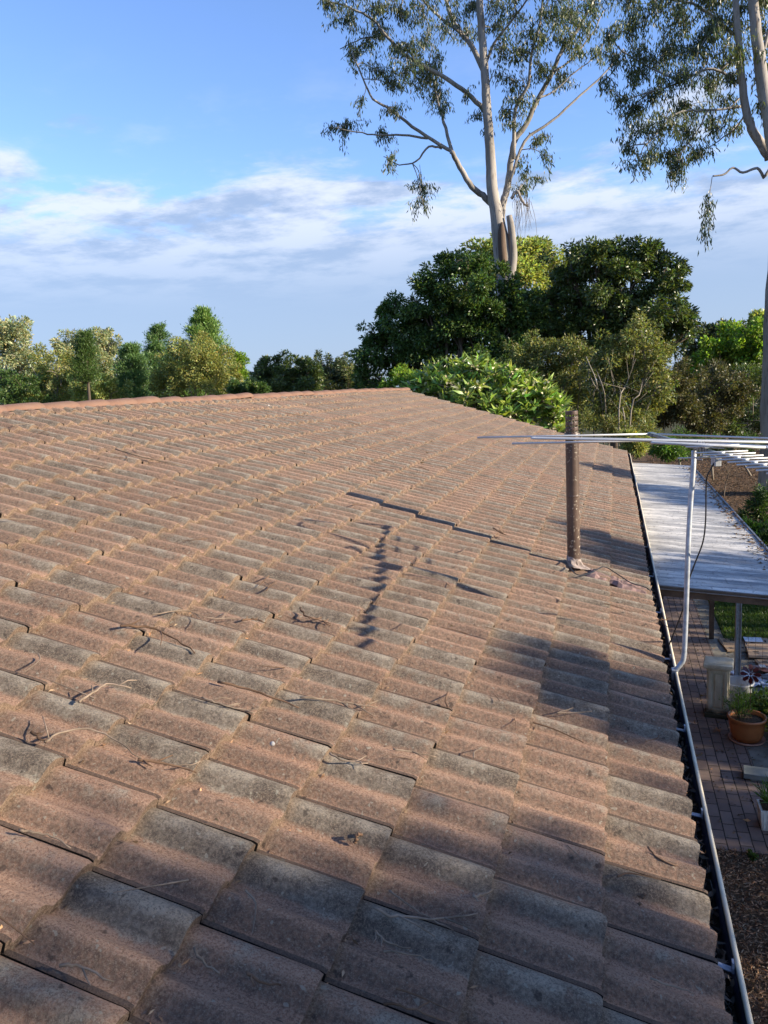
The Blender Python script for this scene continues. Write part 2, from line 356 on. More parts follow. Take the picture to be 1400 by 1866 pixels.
# ------------------------------------------------------------------ house and roof
house = empty('house', (-4.6, 8, 0), 'brick house under a weathered red and grey tiled roof with a long gutter', 'house')
U0, U1 = -9, 56                               # tiles along the eave
J0, J1 = -15, 1                               # courses: course j has its front edge at v = j * G
def tile_profile():
    P_ = [(0, .012), (.004, .017), (.014, .022), (.030, .0275), (.046, .030), (.062, .0285), (.076, .024), (.090, .015), (.102, .006), (.114, .002), (.142, .0015), (.154, .006), (.166, .015), (.180, .024), (.194, .029), (.208, .0285),
          (.222, .023), (.236, .013), (.248, .005), (.260, .001), (.2755, .0015), (.2795, .0150), (.2830, .0180), (.2915, .0185), (.2963, .0165)]
    P_ = np.array(P_); return P_[:, 0], P_[:, 1] * np.where(P_[:, 0] > .27, 1.0, 1.24)
def build_tiles(name, mirror, u0, u1, parent):
    S, Zp = tile_profile(); ns = len(S)
    V = []; A = []; Fc = []; base = 0
    fr = np.array([-0.05, .12, .45, .8, .955, 1.0])
    nf = len(fr)
    for j in range(J0, J1 + 1):
        for k in range(u0, u1):
            du, dv, dz, tl = RNG.normal(0, .0016), RNG.normal(0, .0032), RNG.normal(0, .0018), RNG.normal(0, .0022)
            rnd = RNG.uniform()
            lo = 0.0 if not (j == J0) else .35
            f = np.where(fr < 0, lo + fr, lo + (1 - lo) * fr)
            step = .030 + RNG.normal(0, .0015)
            # s runs toward the viewer (-y); the cover roll is on the far side of each tile
            y = (k + 1) * TW - S + du
            yy = np.tile(y, nf); ff = np.repeat(f, ns)
            frr = np.repeat(fr, ns)
            wav = RNG.normal(0, .0009, len(yy))
            zz = np.tile(Zp, nf) + step * ff + dz * ff + tl * np.tile(S - .15, nf) * ff / .15 + wav * .6
            zz = np.where(frr == 1.0, zz - .0045, zz)
            edge_w = np.interp(np.tile(S, nf), np.linspace(0, .3, 7), RNG.normal(0, .0016, 7))
            vv = (j - 1 + ff) * G + dv * ff + np.where(frr >= .95, edge_w, 0)
            grid = np.stack([vv, yy, zz], 1)
            cov = np.clip(1 - np.abs(np.tile(S, nf) - .055) / .075, 0, 1); cov = np.clip(cov * 2, 0, 1)
            at1 = np.stack([cov, ff, np.full(len(ff), rnd), np.tile(S, nf) / .3], 1)
            # front face (separate vertices), far lip and near lip
            top = grid[-ns:].copy(); bot = top.copy(); bot[:, 2] = Zp - .010; bot[:, 0] -= .003
            far = grid[::ns].copy(); farb = far.copy(); farb[:, 2] = farb[:, 2] - .024
            near = grid[ns - 1::ns].copy(); nearb = near.copy(); nearb[:, 2] -= .030; nearb[:, 1] -= .001
            parts = [grid, top, bot, far, farb, near, nearb]
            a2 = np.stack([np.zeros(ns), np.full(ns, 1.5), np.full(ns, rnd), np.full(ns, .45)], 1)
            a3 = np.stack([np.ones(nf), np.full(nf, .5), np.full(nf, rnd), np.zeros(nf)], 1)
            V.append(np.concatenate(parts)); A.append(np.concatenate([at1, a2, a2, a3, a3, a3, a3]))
            q = []
            i0 = (np.arange(nf - 1)[:, None] * ns + np.arange(ns - 1)[None]).ravel()
            q.append(np.stack([i0, i0 + ns, i0 + ns + 1, i0 + 1], 1))
            o1 = nf * ns; i1 = o1 + np.arange(ns - 1); q.append(np.stack([i1, i1 + ns, i1 + ns + 1, i1 + 1], 1))
            o2 = o1 + 2 * ns; i2 = o2 + np.arange(nf - 1); q.append(np.stack([i2, i2 + nf, i2 + nf + 1, i2 + 1], 1))
            o3 = o2 + 2 * nf; i3 = o3 + np.arange(nf - 1); q.append(np.stack([i3, i3 + 1, i3 + nf + 1, i3 + nf], 1))
            Fc.append(np.concatenate(q) + base); base += len(V[-1])
    V = np.concatenate(V); A = np.concatenate(A); Fc = np.concatenate(Fc)
    V[:, 2] += .006 * np.sin(V[:, 1] * .9 + V[:, 0] * .7) + .004 * np.sin(V[:, 1] * 2.3 - V[:, 0])   # an old roof is never quite flat
    V[:, 2] -= SINK
    Wd = V @ WR.T + np.array([0, 0, Z0])
    if mirror: Wd[:, 0] = 2 * RX - Wd[:, 0]; Fc = Fc[:, ::-1]
    me = bpy.data.meshes.new(name); me.vertices.add(len(Wd)); me.vertices.foreach_set('co', Wd.astype(np.float32).ravel())
    me.loops.add(Fc.size); me.loops.foreach_set('vertex_index', Fc.astype(np.int32).ravel())
    me.polygons.add(len(Fc)); me.polygons.foreach_set('loop_start', np.arange(0, Fc.size, 4, dtype=np.int32)); me.polygons.foreach_set('loop_total', np.full(len(Fc), 4, dtype=np.int32))
    me.polygons.foreach_set('use_smooth', np.ones(len(Fc), bool)); me.update(); me.validate()
    a = me.color_attributes.new('tile', 'FLOAT_COLOR', 'POINT'); a.data.foreach_set('color', A.astype(np.float32).ravel())
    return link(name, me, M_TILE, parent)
VR = (J0 - .62) * G                           # ridge line, metres up slope
RX = float(rw(VR, 0)[0]); RZ = float(rw(VR, 0)[2])
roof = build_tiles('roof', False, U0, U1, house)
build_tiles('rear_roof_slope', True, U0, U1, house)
# ridge capping on a mortar bed
mb = MB(); y0, y1 = U0 * TW, U1 * TW
n = 150; prof = [(.165, -.035), (.135, .012), (.10, .035)]
vs = []; fs = []
for i in range(n + 1):
    y = y0 + (y1 - y0) * i / n
    for sgn in (1, -1):
        for a, h in (prof if sgn == 1 else prof[::-1]):
            d = a + RNG.normal(0, .008)
            vs.append((RX + sgn * d * CT, y, RZ - d * ST + h + RNG.normal(0, .003)))
for i in range(n):
    for k in range(5): fs.append((i * 6 + k, i * 6 + k + 1, i * 6 + 7 + k, i * 6 + 6 + k))
mb.add(vs, fs); mb.build('ridge_mortar', M_MORTAR, roof, True)
def cap_mesh(l):
    n = 14; vs = []; fs = []; rows = [(0, .098, .0), (.03, .100, 0), (l * .55, .108, .006), (l - .012, .113, .010), (l + .0, .111, .010), (l + .001, .100, 0)]
    for (y, r, dz) in rows:
        for k in range(n + 1):
            t = math.pi * (k / n); x = math.cos(t); z = math.sin(t) ** .8
            vs.append((x * r * 1.15, y, z * r * .60 - .022 + dz))
    for i in range(len(rows) - 1):
        for k in range(n): fs.append((i * (n + 1) + k, (i + 1) * (n + 1) + k, (i + 1) * (n + 1) + k + 1, i * (n + 1) + k + 1))
    me = bpy.data.meshes.new('ridge_cap'); me.from_pydata(vs, [], fs); me.polygons.foreach_set('use_smooth', [True] * len(fs)); me.materials.append(M_CAP); return me
PITCH = .455; cap_me = cap_mesh(PITCH + .03)
k = 0; y = 4.62 - 16 * PITCH
while y < y1 - .2:
    if y > y0 - .3:
        o = bpy.data.objects.new('ridge_cap', cap_me); COL.objects.link(o); o.parent = roof
        p = Vector(house.location) + Vector(roof.location)
        o.location = Vector((RX + RNG.normal(0, .004), y, RZ + .030 + RNG.normal(0, .004))) - p
        o.rotation_euler = (RNG.normal(0, .008), RNG.normal(0, .03), RNG.normal(0, .012))
    y += PITCH
# walls, fascia, soffit, gables
M_BRICKWALL = Mat('house_brickwork', .85, .2)
_b = M_BRICKWALL.n('ShaderNodeTexBrick'); _m = M_BRICKWALL.n('ShaderNodeMapping'); _m.inputs['Rotation'].default_value = (0, rad(90), rad(90))
M_BRICKWALL.l(M_BRICKWALL.tc.outputs['Object'], _m.inputs[0]); M_BRICKWALL.l(_m.outputs[0], _b.inputs['Vector']); _b.inputs['Scale'].default_value = 1
_b.inputs['Brick Width'].default_value = .24; _b.inputs['Row Height'].default_value = .086; _b.inputs['Mortar Size'].default_value = .005
_b.inputs['Color1'].default_value = (.25, .11, .07, 1); _b.inputs['Color2'].default_value = (.33, .17, .11, 1); _b.inputs['Mortar'].default_value = (.35, .33, .29, 1)
M_BRICKWALL.col(_b.outputs[0]); M_BRICKWALL = M_BRICKWALL.m
EX = float(rw(G, 0)[0]); EZ = float(rw(G, 0)[2])
wx0, wx1 = 2 * RX + .25, -.25; gy0, gy1 = y0 + .3, y1 - .25
mb = MB(); H = EZ - .06
gh = RZ - .16
for yy in (gy0, gy1):
    pass
mb.add([(wx1, gy0, 0), (wx1, gy1, 0), (wx1, gy1, H - .02), (wx1, gy0, H - .02), (wx0, gy0, 0), (wx0, gy1, 0), (wx0, gy1, H - .02), (wx0, gy0, H - .02), (RX, gy0, gh), (RX, gy1, gh)],
       [(0, 1, 2, 3), (5, 4, 7, 6), (4, 0, 3, 8, 7), (1, 5, 6, 9, 2)])
mb.build('wall', M_BRICKWALL, house)
MB().box((EX - .085, (y0 + y1) / 2, EZ - .115), (.02, y1 - y0 - .06, .17)).build('fascia', simple('fascia_paint', (.5, .46, .38), .6), house)
MB().box(((EX - .1 + wx1) / 2, (y0 + y1) / 2, EZ - .19), (EX - .1 - wx1, y1 - y0 - .1, .01)).build('soffit', simple('soffit_paint', (.6, .57, .5), .7), house)
# gutter: back, floor and front with a rolled cream lip
gx0, gx1 = EX - .072, .364; gz = 2.553
gut = MB()
def extr(mbx, prof, ya, yb, nseg=1):
    vs = []; fs = []; k = len(prof)
    for i in range(nseg + 1):
        yy = ya + (yb - ya) * i / nseg
        vs += [(a, yy, b) for a, b in prof]
    for i in range(nseg):
        for q in range(k - 1): fs.append((i * k + q, i * k + q + 1, (i + 1) * k + q + 1, (i + 1) * k + q))
    mbx.add(vs, fs)
extr(gut, [(gx0, gz - .01), (gx0, gz - .10), (gx0 + .01, gz - .108), (gx1 - .012, gz - .108), (gx1 - .004, gz - .1), (gx1, gz - .003)], y0 - .05, y1 + .03)
for yy in (y0 - .05, y1 + .03): gut.add([(gx0, yy, gz - .108), (gx1, yy, gz - .108), (gx1, yy, gz), (gx0, yy, gz)], [(0, 1, 2, 3)])
gutter = gut.build('gutter', M_DARKMETAL, house)
lip = MB(); lp = []
for i in range(9):
    t = math.pi * (1 - i / 8); lp.append((gx1 + .0115 + .0080 * math.cos(t), gz - .006 + .009 * math.sin(t)))
lp += [(gx1 + .019, gz - .02), (gx1 + .006, gz - .024), (gx1 + .006, gz - .112), (gx1 - .01, gz - .112)]
extr(lip, lp, y0 - .05, y1 + .03); lip.build('gutter_lip', M_CREAM, gutter)
M_STRAP = simple('painted_strap', (.20, .23, .29), .45, .5, var=.4, scale=20)
yb_list = [.72, 1.53, 2.32, 3.28, 4.3, 5.4, 6.6, 7.8, 9.0, 10.2, 11.4, 12.6, 13.8, 15.0, -.2, -1.2]
for i, yb in enumerate(yb_list):
    b = MB(); r = RNG.normal(0, .012)
    b.add([(gx0 - .02, yb + .011, gz - .004), (gx0 - .02, yb - .011, gz - .004), (gx1 - .005, yb - .011 - .02 + r, gz - .016), (gx1 - .005, yb + .011 - .02 + r, gz - .016),
           (gx0 - .02, yb + .011, gz - .001), (gx0 - .02, yb - .011, gz - .001), (gx1 - .005, yb - .011 - .02 + r, gz - .013), (gx1 - .005, yb + .011 - .02 + r, gz - .013)],
          [(3, 2, 1, 0), (4, 5, 6, 7), (0, 1, 5, 4), (1, 2, 6, 5), (2, 3, 7, 6), (3, 0, 4, 7)])
    b.box((gx1 - .004, yb - .02 + r, gz - .003), (.006, .020, .034))
    b.build('gutter_bracket', M_STRAP, gutter)
# leaves choking the gutter
M_GLEAF = leaf_material('rotting_leaf', (.15, .125, .10), .05, .6, .3)
n = 9000
p = np.stack([RNG.uniform(gx0 + .01, gx1 - .012, n), RNG.uniform(y0, y1, n), gz - .108 + RNG.uniform(0, .05, n)], 1)
d = np.stack([RNG.normal(0, .7, n), RNG.normal(0, 1, n), RNG.normal(.15, .35, n)], 1)
o = leaf_mesh('gutter_leaves', p, d, .055, .014, M_GLEAF, None, (.25, 2.0), .1, .35); tag(o, 'dark rotting gum leaves lying along the gutter', 'leaves', kind='stuff')
M_SILT = simple('gutter_silt', (.032, .026, .020), .95, .1)
m_ = MB().box(((gx0 + gx1) / 2, (y0 + y1) / 2, gz - .098), (gx1 - gx0 - .012, y1 - y0 - .1, .018)); o = m_.build('gutter_silt', M_SILT); tag(o, 'black silt packed along the bottom of the gutter', 'silt', kind='stuff')

# flue pipe with perforated cowl, standing on the roof
fb = np.array([-.274, 4.655, 0]); fz0, fz1 = 2.70, 4.02
def flue_material():
    m = Mat('brown_flue_paint', .42, .45)
    a = m.noise(5, 6, .6, stretch=(1, 1, .35)); spots = m.noise(55, 3, .55); 
    c = m.mix(m.ss(a, .35, .65), (.070, .044, .032), (.115, .074, .053))
    geo = m.n('ShaderNodeSeparateXYZ'); m.l(m.tc.outputs['Object'], geo.inputs[0])
    patch = m.noise(2.2, 5, .7)
    c = m.mix(m.math('MULTIPLY', m.ss(spots, .60, .66), m.ss(patch, .42, .62)), c, (.46, .40, .30))
    c = m.mix(m.math('MULTIPLY', m.ss(a, .66, .72), .5), c, (.045, .03, .025))
    m.col(c); m.bump(m.noise(40, 5, .6), .25, .003); return m.m
M_FLUE = flue_material()
R1 = .0505
flue = MB().lathe((fb[0], fb[1], 0), [(R1, fz0 - .04), (R1, 3.345), (R1, 3.348), (R1 + .0015, 3.352), (R1 + .0015, 3.362), (R1, 3.366), (R1, 3.369), (R1, 3.790), (R1, 3.794), (R1 + .006, 3.80), (R1 + .0062, 3.803), (R1 + .0065, 3.845), (R1 + .003, 3.85)], 40).build('flue_pipe', M_FLUE, house, True)
def cowl():
    r = .0475; z0c, z1c = 3.835, fz1; n = 96; rows = 44; m = MB(); vs = []; fs = []
    for i in range(rows + 1):
        for k in range(n):
            t = 2 * math.pi * k / n; vs.append((fb[0] + r * math.cos(t), fb[1] + r * math.sin(t), z0c + (z1c - z0c) * i / rows))
    for i in range(rows):
        for k in range(n):
            z = z0c + (z1c - z0c) * (i + .5) / rows; s = (k + .5) / n * 12; ds = (s - math.floor(s) - .5) / 12 * 2 * math.pi * r
            hit = False
            for rr in range(4):
                zc_ = 3.862 + rr * .040
                if ds * ds + (z - zc_) ** 2 < .0082 ** 2: hit = True
            if not hit: fs.append((i * n + k, i * n + (k + 1) % n, (i + 1) * n + (k + 1) % n, (i + 1) * n + k))
    m.add(vs, fs); o = m.build('flue_cowl', M_FLUE, flue, True)
    md = o.modifiers.new('t', 'SOLIDIFY'); md.thickness = .002
cowl()
fl = MB(); vs = []; fs = []; n = 28
for i, (r, h) in enumerate([(.0515, .105), (.056, .088), (.068, .062), (.095, .046)]):
    for k in range(n):
        t = 2 * math.pi * k / n; rr = r * (1 + .15 * math.sin(3 * t + 1) * (i > 1)) + RNG.normal(0, .003)
        q = rw(fb[0] / CT + rr * math.cos(t) * (1.25 if i > 1 else 1) + (.03 if i > 1 else 0), 0, 0); base_z = Z0 - ST * (fb[0] / CT)
        x = fb[0] + rr * math.cos(t) * CT + (.03 if i > 2 else 0); yy = fb[1] + rr * math.sin(t)
        zpl = Z0 - SINK / CT - math.tan(TH) * x
        vs.append((x, yy, zpl + h / CT + .012 + RNG.normal(0, .002)))
for i in range(3):
    for k in range(n): fs.append((i * n + k, i * n + (k + 1) % n, (i + 1) * n + (k + 1) % n, (i + 1) * n + k))
fl.add(vs, fs); fl.build('flue_flashing', simple('cracked_flashing_mortar', (.27, .22, .19), .9, .15, var=.4, scale=30, bump=.7), flue)
# patch of mortar round the flue, running down the slope
mb = MB(); vs = []; n = 14
gm_ = []
for i in range(n + 1):
    for k in range(7):
        v = (fb[0] / CT) + .10 + .50 * i / n; yy = fb[1] - .02 + (k - 3) * .035 * (1 + .35 * math.sin(i * .9)) - .03 * i / n
        q = rw(v, yy, .050 + RNG.normal(0, .006) - (.03 if k in (0, 6) or i in (0, n) else 0)); vs.append(q)
for i in range(n):
    for k in range(6): gm_.append((i * 7 + k, i * 7 + k + 1, (i + 1) * 7 + k + 1, (i + 1) * 7 + k))
mb.add(vs, gm_).build('mortar_patch', simple('pinkish_patch_mortar', (.20, .135, .12), .95, .1, var=.4, scale=25, bump=.8), roof)

# ------------------------------------------------------------------ television antenna
AN, AF = np.array([.97, 1.76, 3.745]), np.array([.28, 3.93, 3.868])      # near and far end of the boom
ant = empty('tv_antenna', (.385, 3.06, 2.56), 'silver television antenna on a bent pole clamped to the gutter', 'antenna')
Lb = np.linalg.norm(AN - AF); bd = (AN - AF) / Lb; perp = np.cross([0, 0, 1], bd); perp /= np.linalg.norm(perp)
if perp[0] > 0: perp = -perp                 # points to the left of the picture
def boomat(s, h=0.0): return AF + bd * s + np.array([0, 0, h])
R3 = np.stack([bd, perp, np.cross(bd, perp)], 1)
top_ = boomat(.70, .01)
mp_ = [(.372, 3.06, 2.50), (.374, 3.06, 2.553), at(1240, 1211, 3.065), at(1246, 1198, 3.07), at(1249, 1148, 3.09), at(1254, 1006, 3.14), at(1258.5, 920, 3.19), at(1264, 848, 3.23), (top_[0] - .012, top_[1], top_[2] - .03)]
mast = MB().tube(smooth_path(mp_, 6), .0145, 14).build('mast', M_GALV, ant, True)
MB().box((.366, 3.06, 2.535), (.03, .05, .06)).build('mast_clamp', M_GALV, ant, bevel=.003)
boom = MB().box((AN + AF) / 2, (Lb + .03, .020, .020), R3).build('boom', M_BOOM, ant, bevel=.002)
def rod(name, pts, r): return MB().tube(pts, r, 8).build(name, M_ALU, ant, True)
def ext(a, b, l): d = b - a; d /= np.linalg.norm(d); return b + d * l
cA, cC = boomat(.0), boomat(.36)
rod('element', [at(870, 797.5, 3.80), cA + [0, 0, .002]], .0068); rA = at(1400, 799, 3.55); rod('element', [cA + [0, 0, .002], rA, ext(cA, rA, .35)], .0068)
rod('element', [at(933, 808.5, 3.47), cC + [0, 0, .004]], .0068); rC = at(1400, 814, 3.30); rod('element', [cC + [0, 0, .004], rC, ext(cC, rC, .30)], .0068)
MB().box(cA, (.07, .035, .026), R3).build('element_bracket', M_BOOM, ant, bevel=.003)
MB().box(cC, (.05, .035, .026), R3).build('element_bracket', M_BOOM, ant, bevel=.003)
def folded(l, c, r, gap, rad_):
    out_ = []; d = (r - l); d /= np.linalg.norm(d); s = np.cross([0, 0, 1], d)
    for t in np.linspace(-math.pi / 2, math.pi / 2, 8): out_.append(r + d * gap / 2 * math.cos(t) + s * gap / 2 * math.sin(t))
    for t in np.linspace(math.pi / 2, 3 * math.pi / 2, 8): out_.append(l + d * gap / 2 * math.cos(t) + s * gap / 2 * math.sin(t))
    out_.append(out_[0]); return rod('folded_dipole', out_, rad_)
lB, mB_ = at(978, 798.5, 3.34), at(1290, 803.5, 3.25); folded(lB, mB_, ext(lB, mB_, .62), .06, .0068)
lD, mD = at(1194, 806.5, 3.14), at(1286, 810.5, 3.10); folded(lD, mD, ext(lD, mD, .30), .035, .0075)
dd = np.array([-.985, -.17, 0])
for i in range(14):
    s_ = 1.02 + i * .088; c = boomat(s_, .016); hl = .135 - .003 * i
    MB().tube([c + dd * hl, c - dd * hl], .0046, 8).box(c + [0, 0, -.004], (.022, .03, .010), R3).build('director', M_ALU, ant, True)
for k_, (hl, zz_) in enumerate(((.17, -.03), (.14, .035))):
    c = boomat(.88 + .03 * k_, zz_); MB().tube([c + dd * hl, c - dd * hl], .0038, 8).build('director', M_ALU, ant, True)
jb = boomat(.96, -.045)
MB().box(jb, (.055, .035, .045), R3).box(jb + np.array([0, 0, .026]), (.062, .042, .008), R3).build('junction_box', simple('aged_plastic', (.40, .41, .40), .5), ant, bevel=.005)
hw = MB(); cc = boomat(.80)
for a in (-.05, -.01, .03, .06): hw.tube([cc + bd * a + np.array([0, 0, -.035]) + perp * .012, cc + bd * a + np.array([0, 0, .045]) + perp * .012], .003, 6)
hw.box(cc + np.array([0, 0, .020]), (.14, .045, .006), R3); hw.tube(smooth_path([at(1320, 817, 3.1), at(1290, 816, 3.15), at(1270, 816, 3.2), at(1265, 822, 3.22), at(1266, 834, 3.22), at(1280, 838, 3.16)], 5), .003, 6)
hw.build('clamp_bolts', M_GALV, ant)
cb_ = [(1303, 842), (1297, 852), (1289, 868), (1287, 891), (1286, 948), (1281, 988), (1266, 1028), (1254, 1063), (1246, 1106), (1228, 1154), (1220, 1174)]
MB().tube(smooth_path([jb] + [at(x, y, 3.0 + .42 * (i / 10) ** 2) for i, (x, y) in enumerate(cb_)], 5), .0042, 8).build('cable', M_BLACK, ant, True)
# a thin wire trailing over the tiles from flue to gutter
wp = [onroof(1030, 1020, .08), onroof(1050, 1046, .08), onroof(1075, 1045, .07), onroof(1100, 1033, .085), onroof(1125, 1046, .07), onroof(1150, 1062, .07), onroof(1180, 1072, .065), np.array([.33, 4.55, 2.57])]
o = MB().tube(smooth_path(wp, 6), .0045, 6).build('loose_wire', M_BLACK); tag(o, 'dark wire running from the flue base across the tiles to the gutter', 'wire')

# ------------------------------------------------------------------ twigs and leaves lying on the roof
def twig_mesh(P, r, branches=2, jit=.006):
    m = MB(); Q = smooth_path(P, 4); Q = [q + RNG.normal(0, min(jit, .5 * r + .0006), 3) * [1, 1, .3] for q in Q]
    m.tube(Q, list(np.linspace(r, r * .45, len(Q))), 6)
    for b in range(branches):
        i = random.randint(1, max(1, len(Q) - 3)); d = Q[min(i + 1, len(Q) - 1)] - Q[i - 1]; L_ = np.linalg.norm(Q[-1] - Q[0]) * random.uniform(.2, .45)
        d /= np.linalg.norm(d) + 1e-9; s = np.cross(d, WR[:, 2]); e = d * .7 + s * random.choice((-1, 1)) * .7 + WR[:, 2] * .08
        a = Q[i]; m.tube([a, a + e * L_ * .5 + RNG.normal(0, .004, 3), a + e * L_], [r * .6, r * .5, r * .3], 5)
    return m
GT = 'dry twigs scattered over the roof tiles'
big = [
 ([(222, 1140), (275, 1143), (310, 1160), (357, 1190)], .0068, 2, 'thick brown fallen branch with a dark fork lying across the lit tiles at left'),
 ([(400, 1242), (450, 1255), (500, 1272), (547, 1290)], .0065, 0, 'long straight brown stick lying diagonally just below the middle of the roof'),
 ([(250, 1384), (300, 1390), (358, 1408)], .006, 3, 'bundle of brown sticks lying at the lower left of the roof'),
 ([(85, 1352), (110, 1335), (165, 1328), (215, 1350), (255, 1382)], .0045, 1, 'long pale curved twig arching over tiles at lower left'),
 ([(57, 1332), (72, 1343), (87, 1353)], .0055, 1, 'short dark stub of twig at the far lower left tiles'),
 ([(143, 1279), (170, 1262), (195, 1246), (240, 1254)], .0055, 2, 'pale forked twig with a hooked end at left, above the arched twig'),
 ([(368, 1270), (400, 1282), (430, 1290), (470, 1300)], .0045, 4, 'small heap of thin pale twigs left of the long straight stick'),
 ([(550, 1270), (600, 1276), (645, 1282), (690, 1290)], .005, 3, 'thin cluster of twigs right of the long straight stick'),
 ([(545, 1108), (560, 1124), (585, 1130), (603, 1136)], .006, 4, 'dark knot of leafy twigs below the antenna shadow'),
 ([(440, 1130), (465, 1128), (485, 1136)], .005, 4, 'small dark knot of broken twigs in the middle of the roof'),
 ([(275, 1120), (335, 1113), (380, 1125), (430, 1127)], .0035, 2, 'very thin pale twig with side shoots above the brown branch'),
 ([(210, 818), (250, 830), (290, 840), (333, 849)], .007, 1, 'long grey stick high on the roof near the ridge'),
 ([(152, 845), (175, 850), (205, 858)], .006, 1, 'short dark stick high on the roof left of the long grey one'),
 ([(683, 1655), (712, 1668), (760, 1672), (810, 1675), (874, 1664)], .0050, 2, 'long bare forked twig in the shade near the bottom of the roof'),
 ([(682, 1692), (700, 1712), (720, 1722), (745, 1728)], .0040, 2, 'short curved pale twig below the long forked twig'),
 ([(700, 1733), (740, 1738), (790, 1748)], .0035, 1, 'thin straight twig, lowest of three at the bottom of the roof'),
 ([(710, 1622), (745, 1650), (790, 1675), (828, 1697)], .0028, 0, 'hair thin twig crossing the long forked twig'),
 ([(353, 1727), (372, 1755), (398, 1773)], .0045, 0, 'grey curved twig on shaded tiles at the bottom left'),
 ([(450, 1771), (475, 1788), (512, 1797)], .0045, 1, 'dark curved twig on shaded tiles at the bottom'),
 ([(113, 1758), (150, 1762), (203, 1790)], .0045, 1, 'grey bent twig at the bottom left corner of the roof'),
 ([(33, 1515), (60, 1517), (95, 1525), (127, 1546)], .0045, 0, 'pale bowed twig beside the left edge of the picture'),
 ([(1182, 1545), (1200, 1562), (1228, 1576), (1264, 1579)], .0045, 0, 'curved brown twig on the last course above the gutter'),
 ([(1188, 1782), (1225, 1797), (1266, 1810)], .0035, 0, 'straight thin twig on the last course near the bottom right'),
 ([(860, 1633), (880, 1630), (897, 1622)], .006, 1, 'short thick grey twig near the end of the long forked twig'),
 ([(700, 1828), (745, 1835), (810, 1862)], .004, 1, 'brown twig at the very bottom middle of the roof'),
 ([(715, 1365), (750, 1370), (793, 1380)], .0045, 1, 'pale straight twig on sunlit tiles right of centre'),
 ([(600, 1372), (625, 1385), (668, 1392)], .0045, 2, 'pale hooked twig on sunlit tiles below centre'),
 ([(1045, 1290), (1015, 1300), (1080, 1296)], .0035, 0, 'thin broken twig on the course above the gutter'),
 ([(898, 962), (915, 972), (922, 975)], .008, 2, 'short brown twig left of the flue'),
 ([(490, 1050), (480, 1060), (470, 1070)], .0035, 1, 'tiny twig in the middle of the roof'),
 ([(1215, 1190 - 60), (1205, 1130), (1222, 1148)], .004, 3, 'dry sprig hanging over the roof edge beside the gutter'),
]
for pts, r, nb, lb in big:
    r *= .90; P = [onroof(x, y, .062 + r) for x, y in pts]
    o = twig_mesh(P, r, nb).build('fallen_twig', M_TWIGPALE if 'pale' in lb or 'thin' in lb or 'grey' in lb or 'bare' in lb else M_TWIG, None, True)
    tag(o, lb, 'twig', GT)
small = []
for k in range(5):
    Ls = random.uniform(.12, .28); P = [np.array([-Ls / 2, 0, 0]), np.array([-.02, random.uniform(-.02, .02), .004]), np.array([Ls / 2, random.uniform(-.03, .03), 0])]
    m = MB(); Q = smooth_path(P, 4); m.tube(Q, list(np.linspace(.0036, .0015, len(Q))), 5)
    me = bpy.data.meshes.new('fallen_twig'); me.from_pydata(m.v, [], m.f); me.materials.append((M_TWIG, M_TWIGPALE)[k % 2]); small.append(me)
for i in range(200):
    v = RNG.uniform(-14.5, .8) * G; yy = RNG.uniform(0, 1) ** 1.5 * 13 - .6
    o = bpy.data.objects.new('fallen_twig', small[i % 5]); COL.objects.link(o); p = rw(v, yy, .064)
    Rm = Matrix.Rotation(TH, 4, 'Y') @ Matrix.Rotation(RNG.uniform(0, 6.28), 4, 'Z') @ Matrix.Scale(RNG.uniform(.3, 1.15), 4)
    o.matrix_world = Matrix.Translation(p) @ Rm
    tag(o, 'small loose twig among the others on the roof tiles', 'twig', GT)
n = 3200; vv = (RNG.randint(J0, J1 + 1, n) + np.abs(RNG.normal(0, .07, n)) + .01) * G; yy = RNG.uniform(0, 1, n) ** 1.3 * 17 - 1.2
sp_ = np.array([.134, .275]); yy = (np.floor(yy / TW) + 1) * TW - sp_[RNG.randint(0, 2, n)] + RNG.normal(0, .018, n)
o = leaf_mesh('roof_litter', np.array([rw(a, b, .006 + RNG.uniform(0, .01)) for a, b in zip(vv, yy)]), RNG.normal(0, 1, (n, 3)) * [.5, 1, .25], .026, .007, M_CHIP, None, (.3, 1.8), .12, .1); tag(o, 'fine dry litter gathered in the laps of the roof tiles', 'leaf litter', kind='stuff')
n = 480; o = leaf_mesh('carport_litter', np.stack([1.62 - np.abs(RNG.normal(0, .10, n)), RNG.uniform(5.6, 16, n), np.full(n, 2.325)], 1), RNG.normal(0, 1, (n, 3)) * [1, 1, .2], .07, .018, M_CHIP, None, (.2, 1.1), .1, .2); tag(o, 'dead leaves caught along the outer edge of the carport roof', 'leaf litter', kind='stuff')
M_DLEAF = leaf_material('dead_leaf', (.34, .23, .13), .2, .7, .2)
lm = []
for k in range(4):
    q = leaf_mesh('fallen_leaf', np.zeros((1, 3)), np.array([[1, RNG.normal(0, .2), .25]]), .075, .03, M_DLEAF, None, (.5, 1.6), .1, .5); lm.append(q.data); bpy.data.objects.remove(q)
for i in range(70):
    v = RNG.uniform(-15, .9) * G; yy = RNG.uniform(0, 1) ** 1.4 * 15 - .8
    o = bpy.data.objects.new('fallen_leaf', lm[i % 4]); COL.objects.link(o)
    o.matrix_world = Matrix.Translation(rw(v, yy, .058)) @ Matrix.Rotation(TH, 4, 'Y') @ Matrix.Rotation(RNG.uniform(0, 6.28), 4, 'Z') @ Matrix.Scale(RNG.uniform(.25, .6), 4)
    tag(o, 'small curled dead leaf lying on the roof tiles', 'leaf', 'dead leaves on the roof tiles')
pebs = [((497, 1360), 'small grey white stone on the sunlit lower tiles', (.34, .33, .32)), ((490, 740), 'small white pebble high on the roof near the ridge', (.75, .72, .65))]
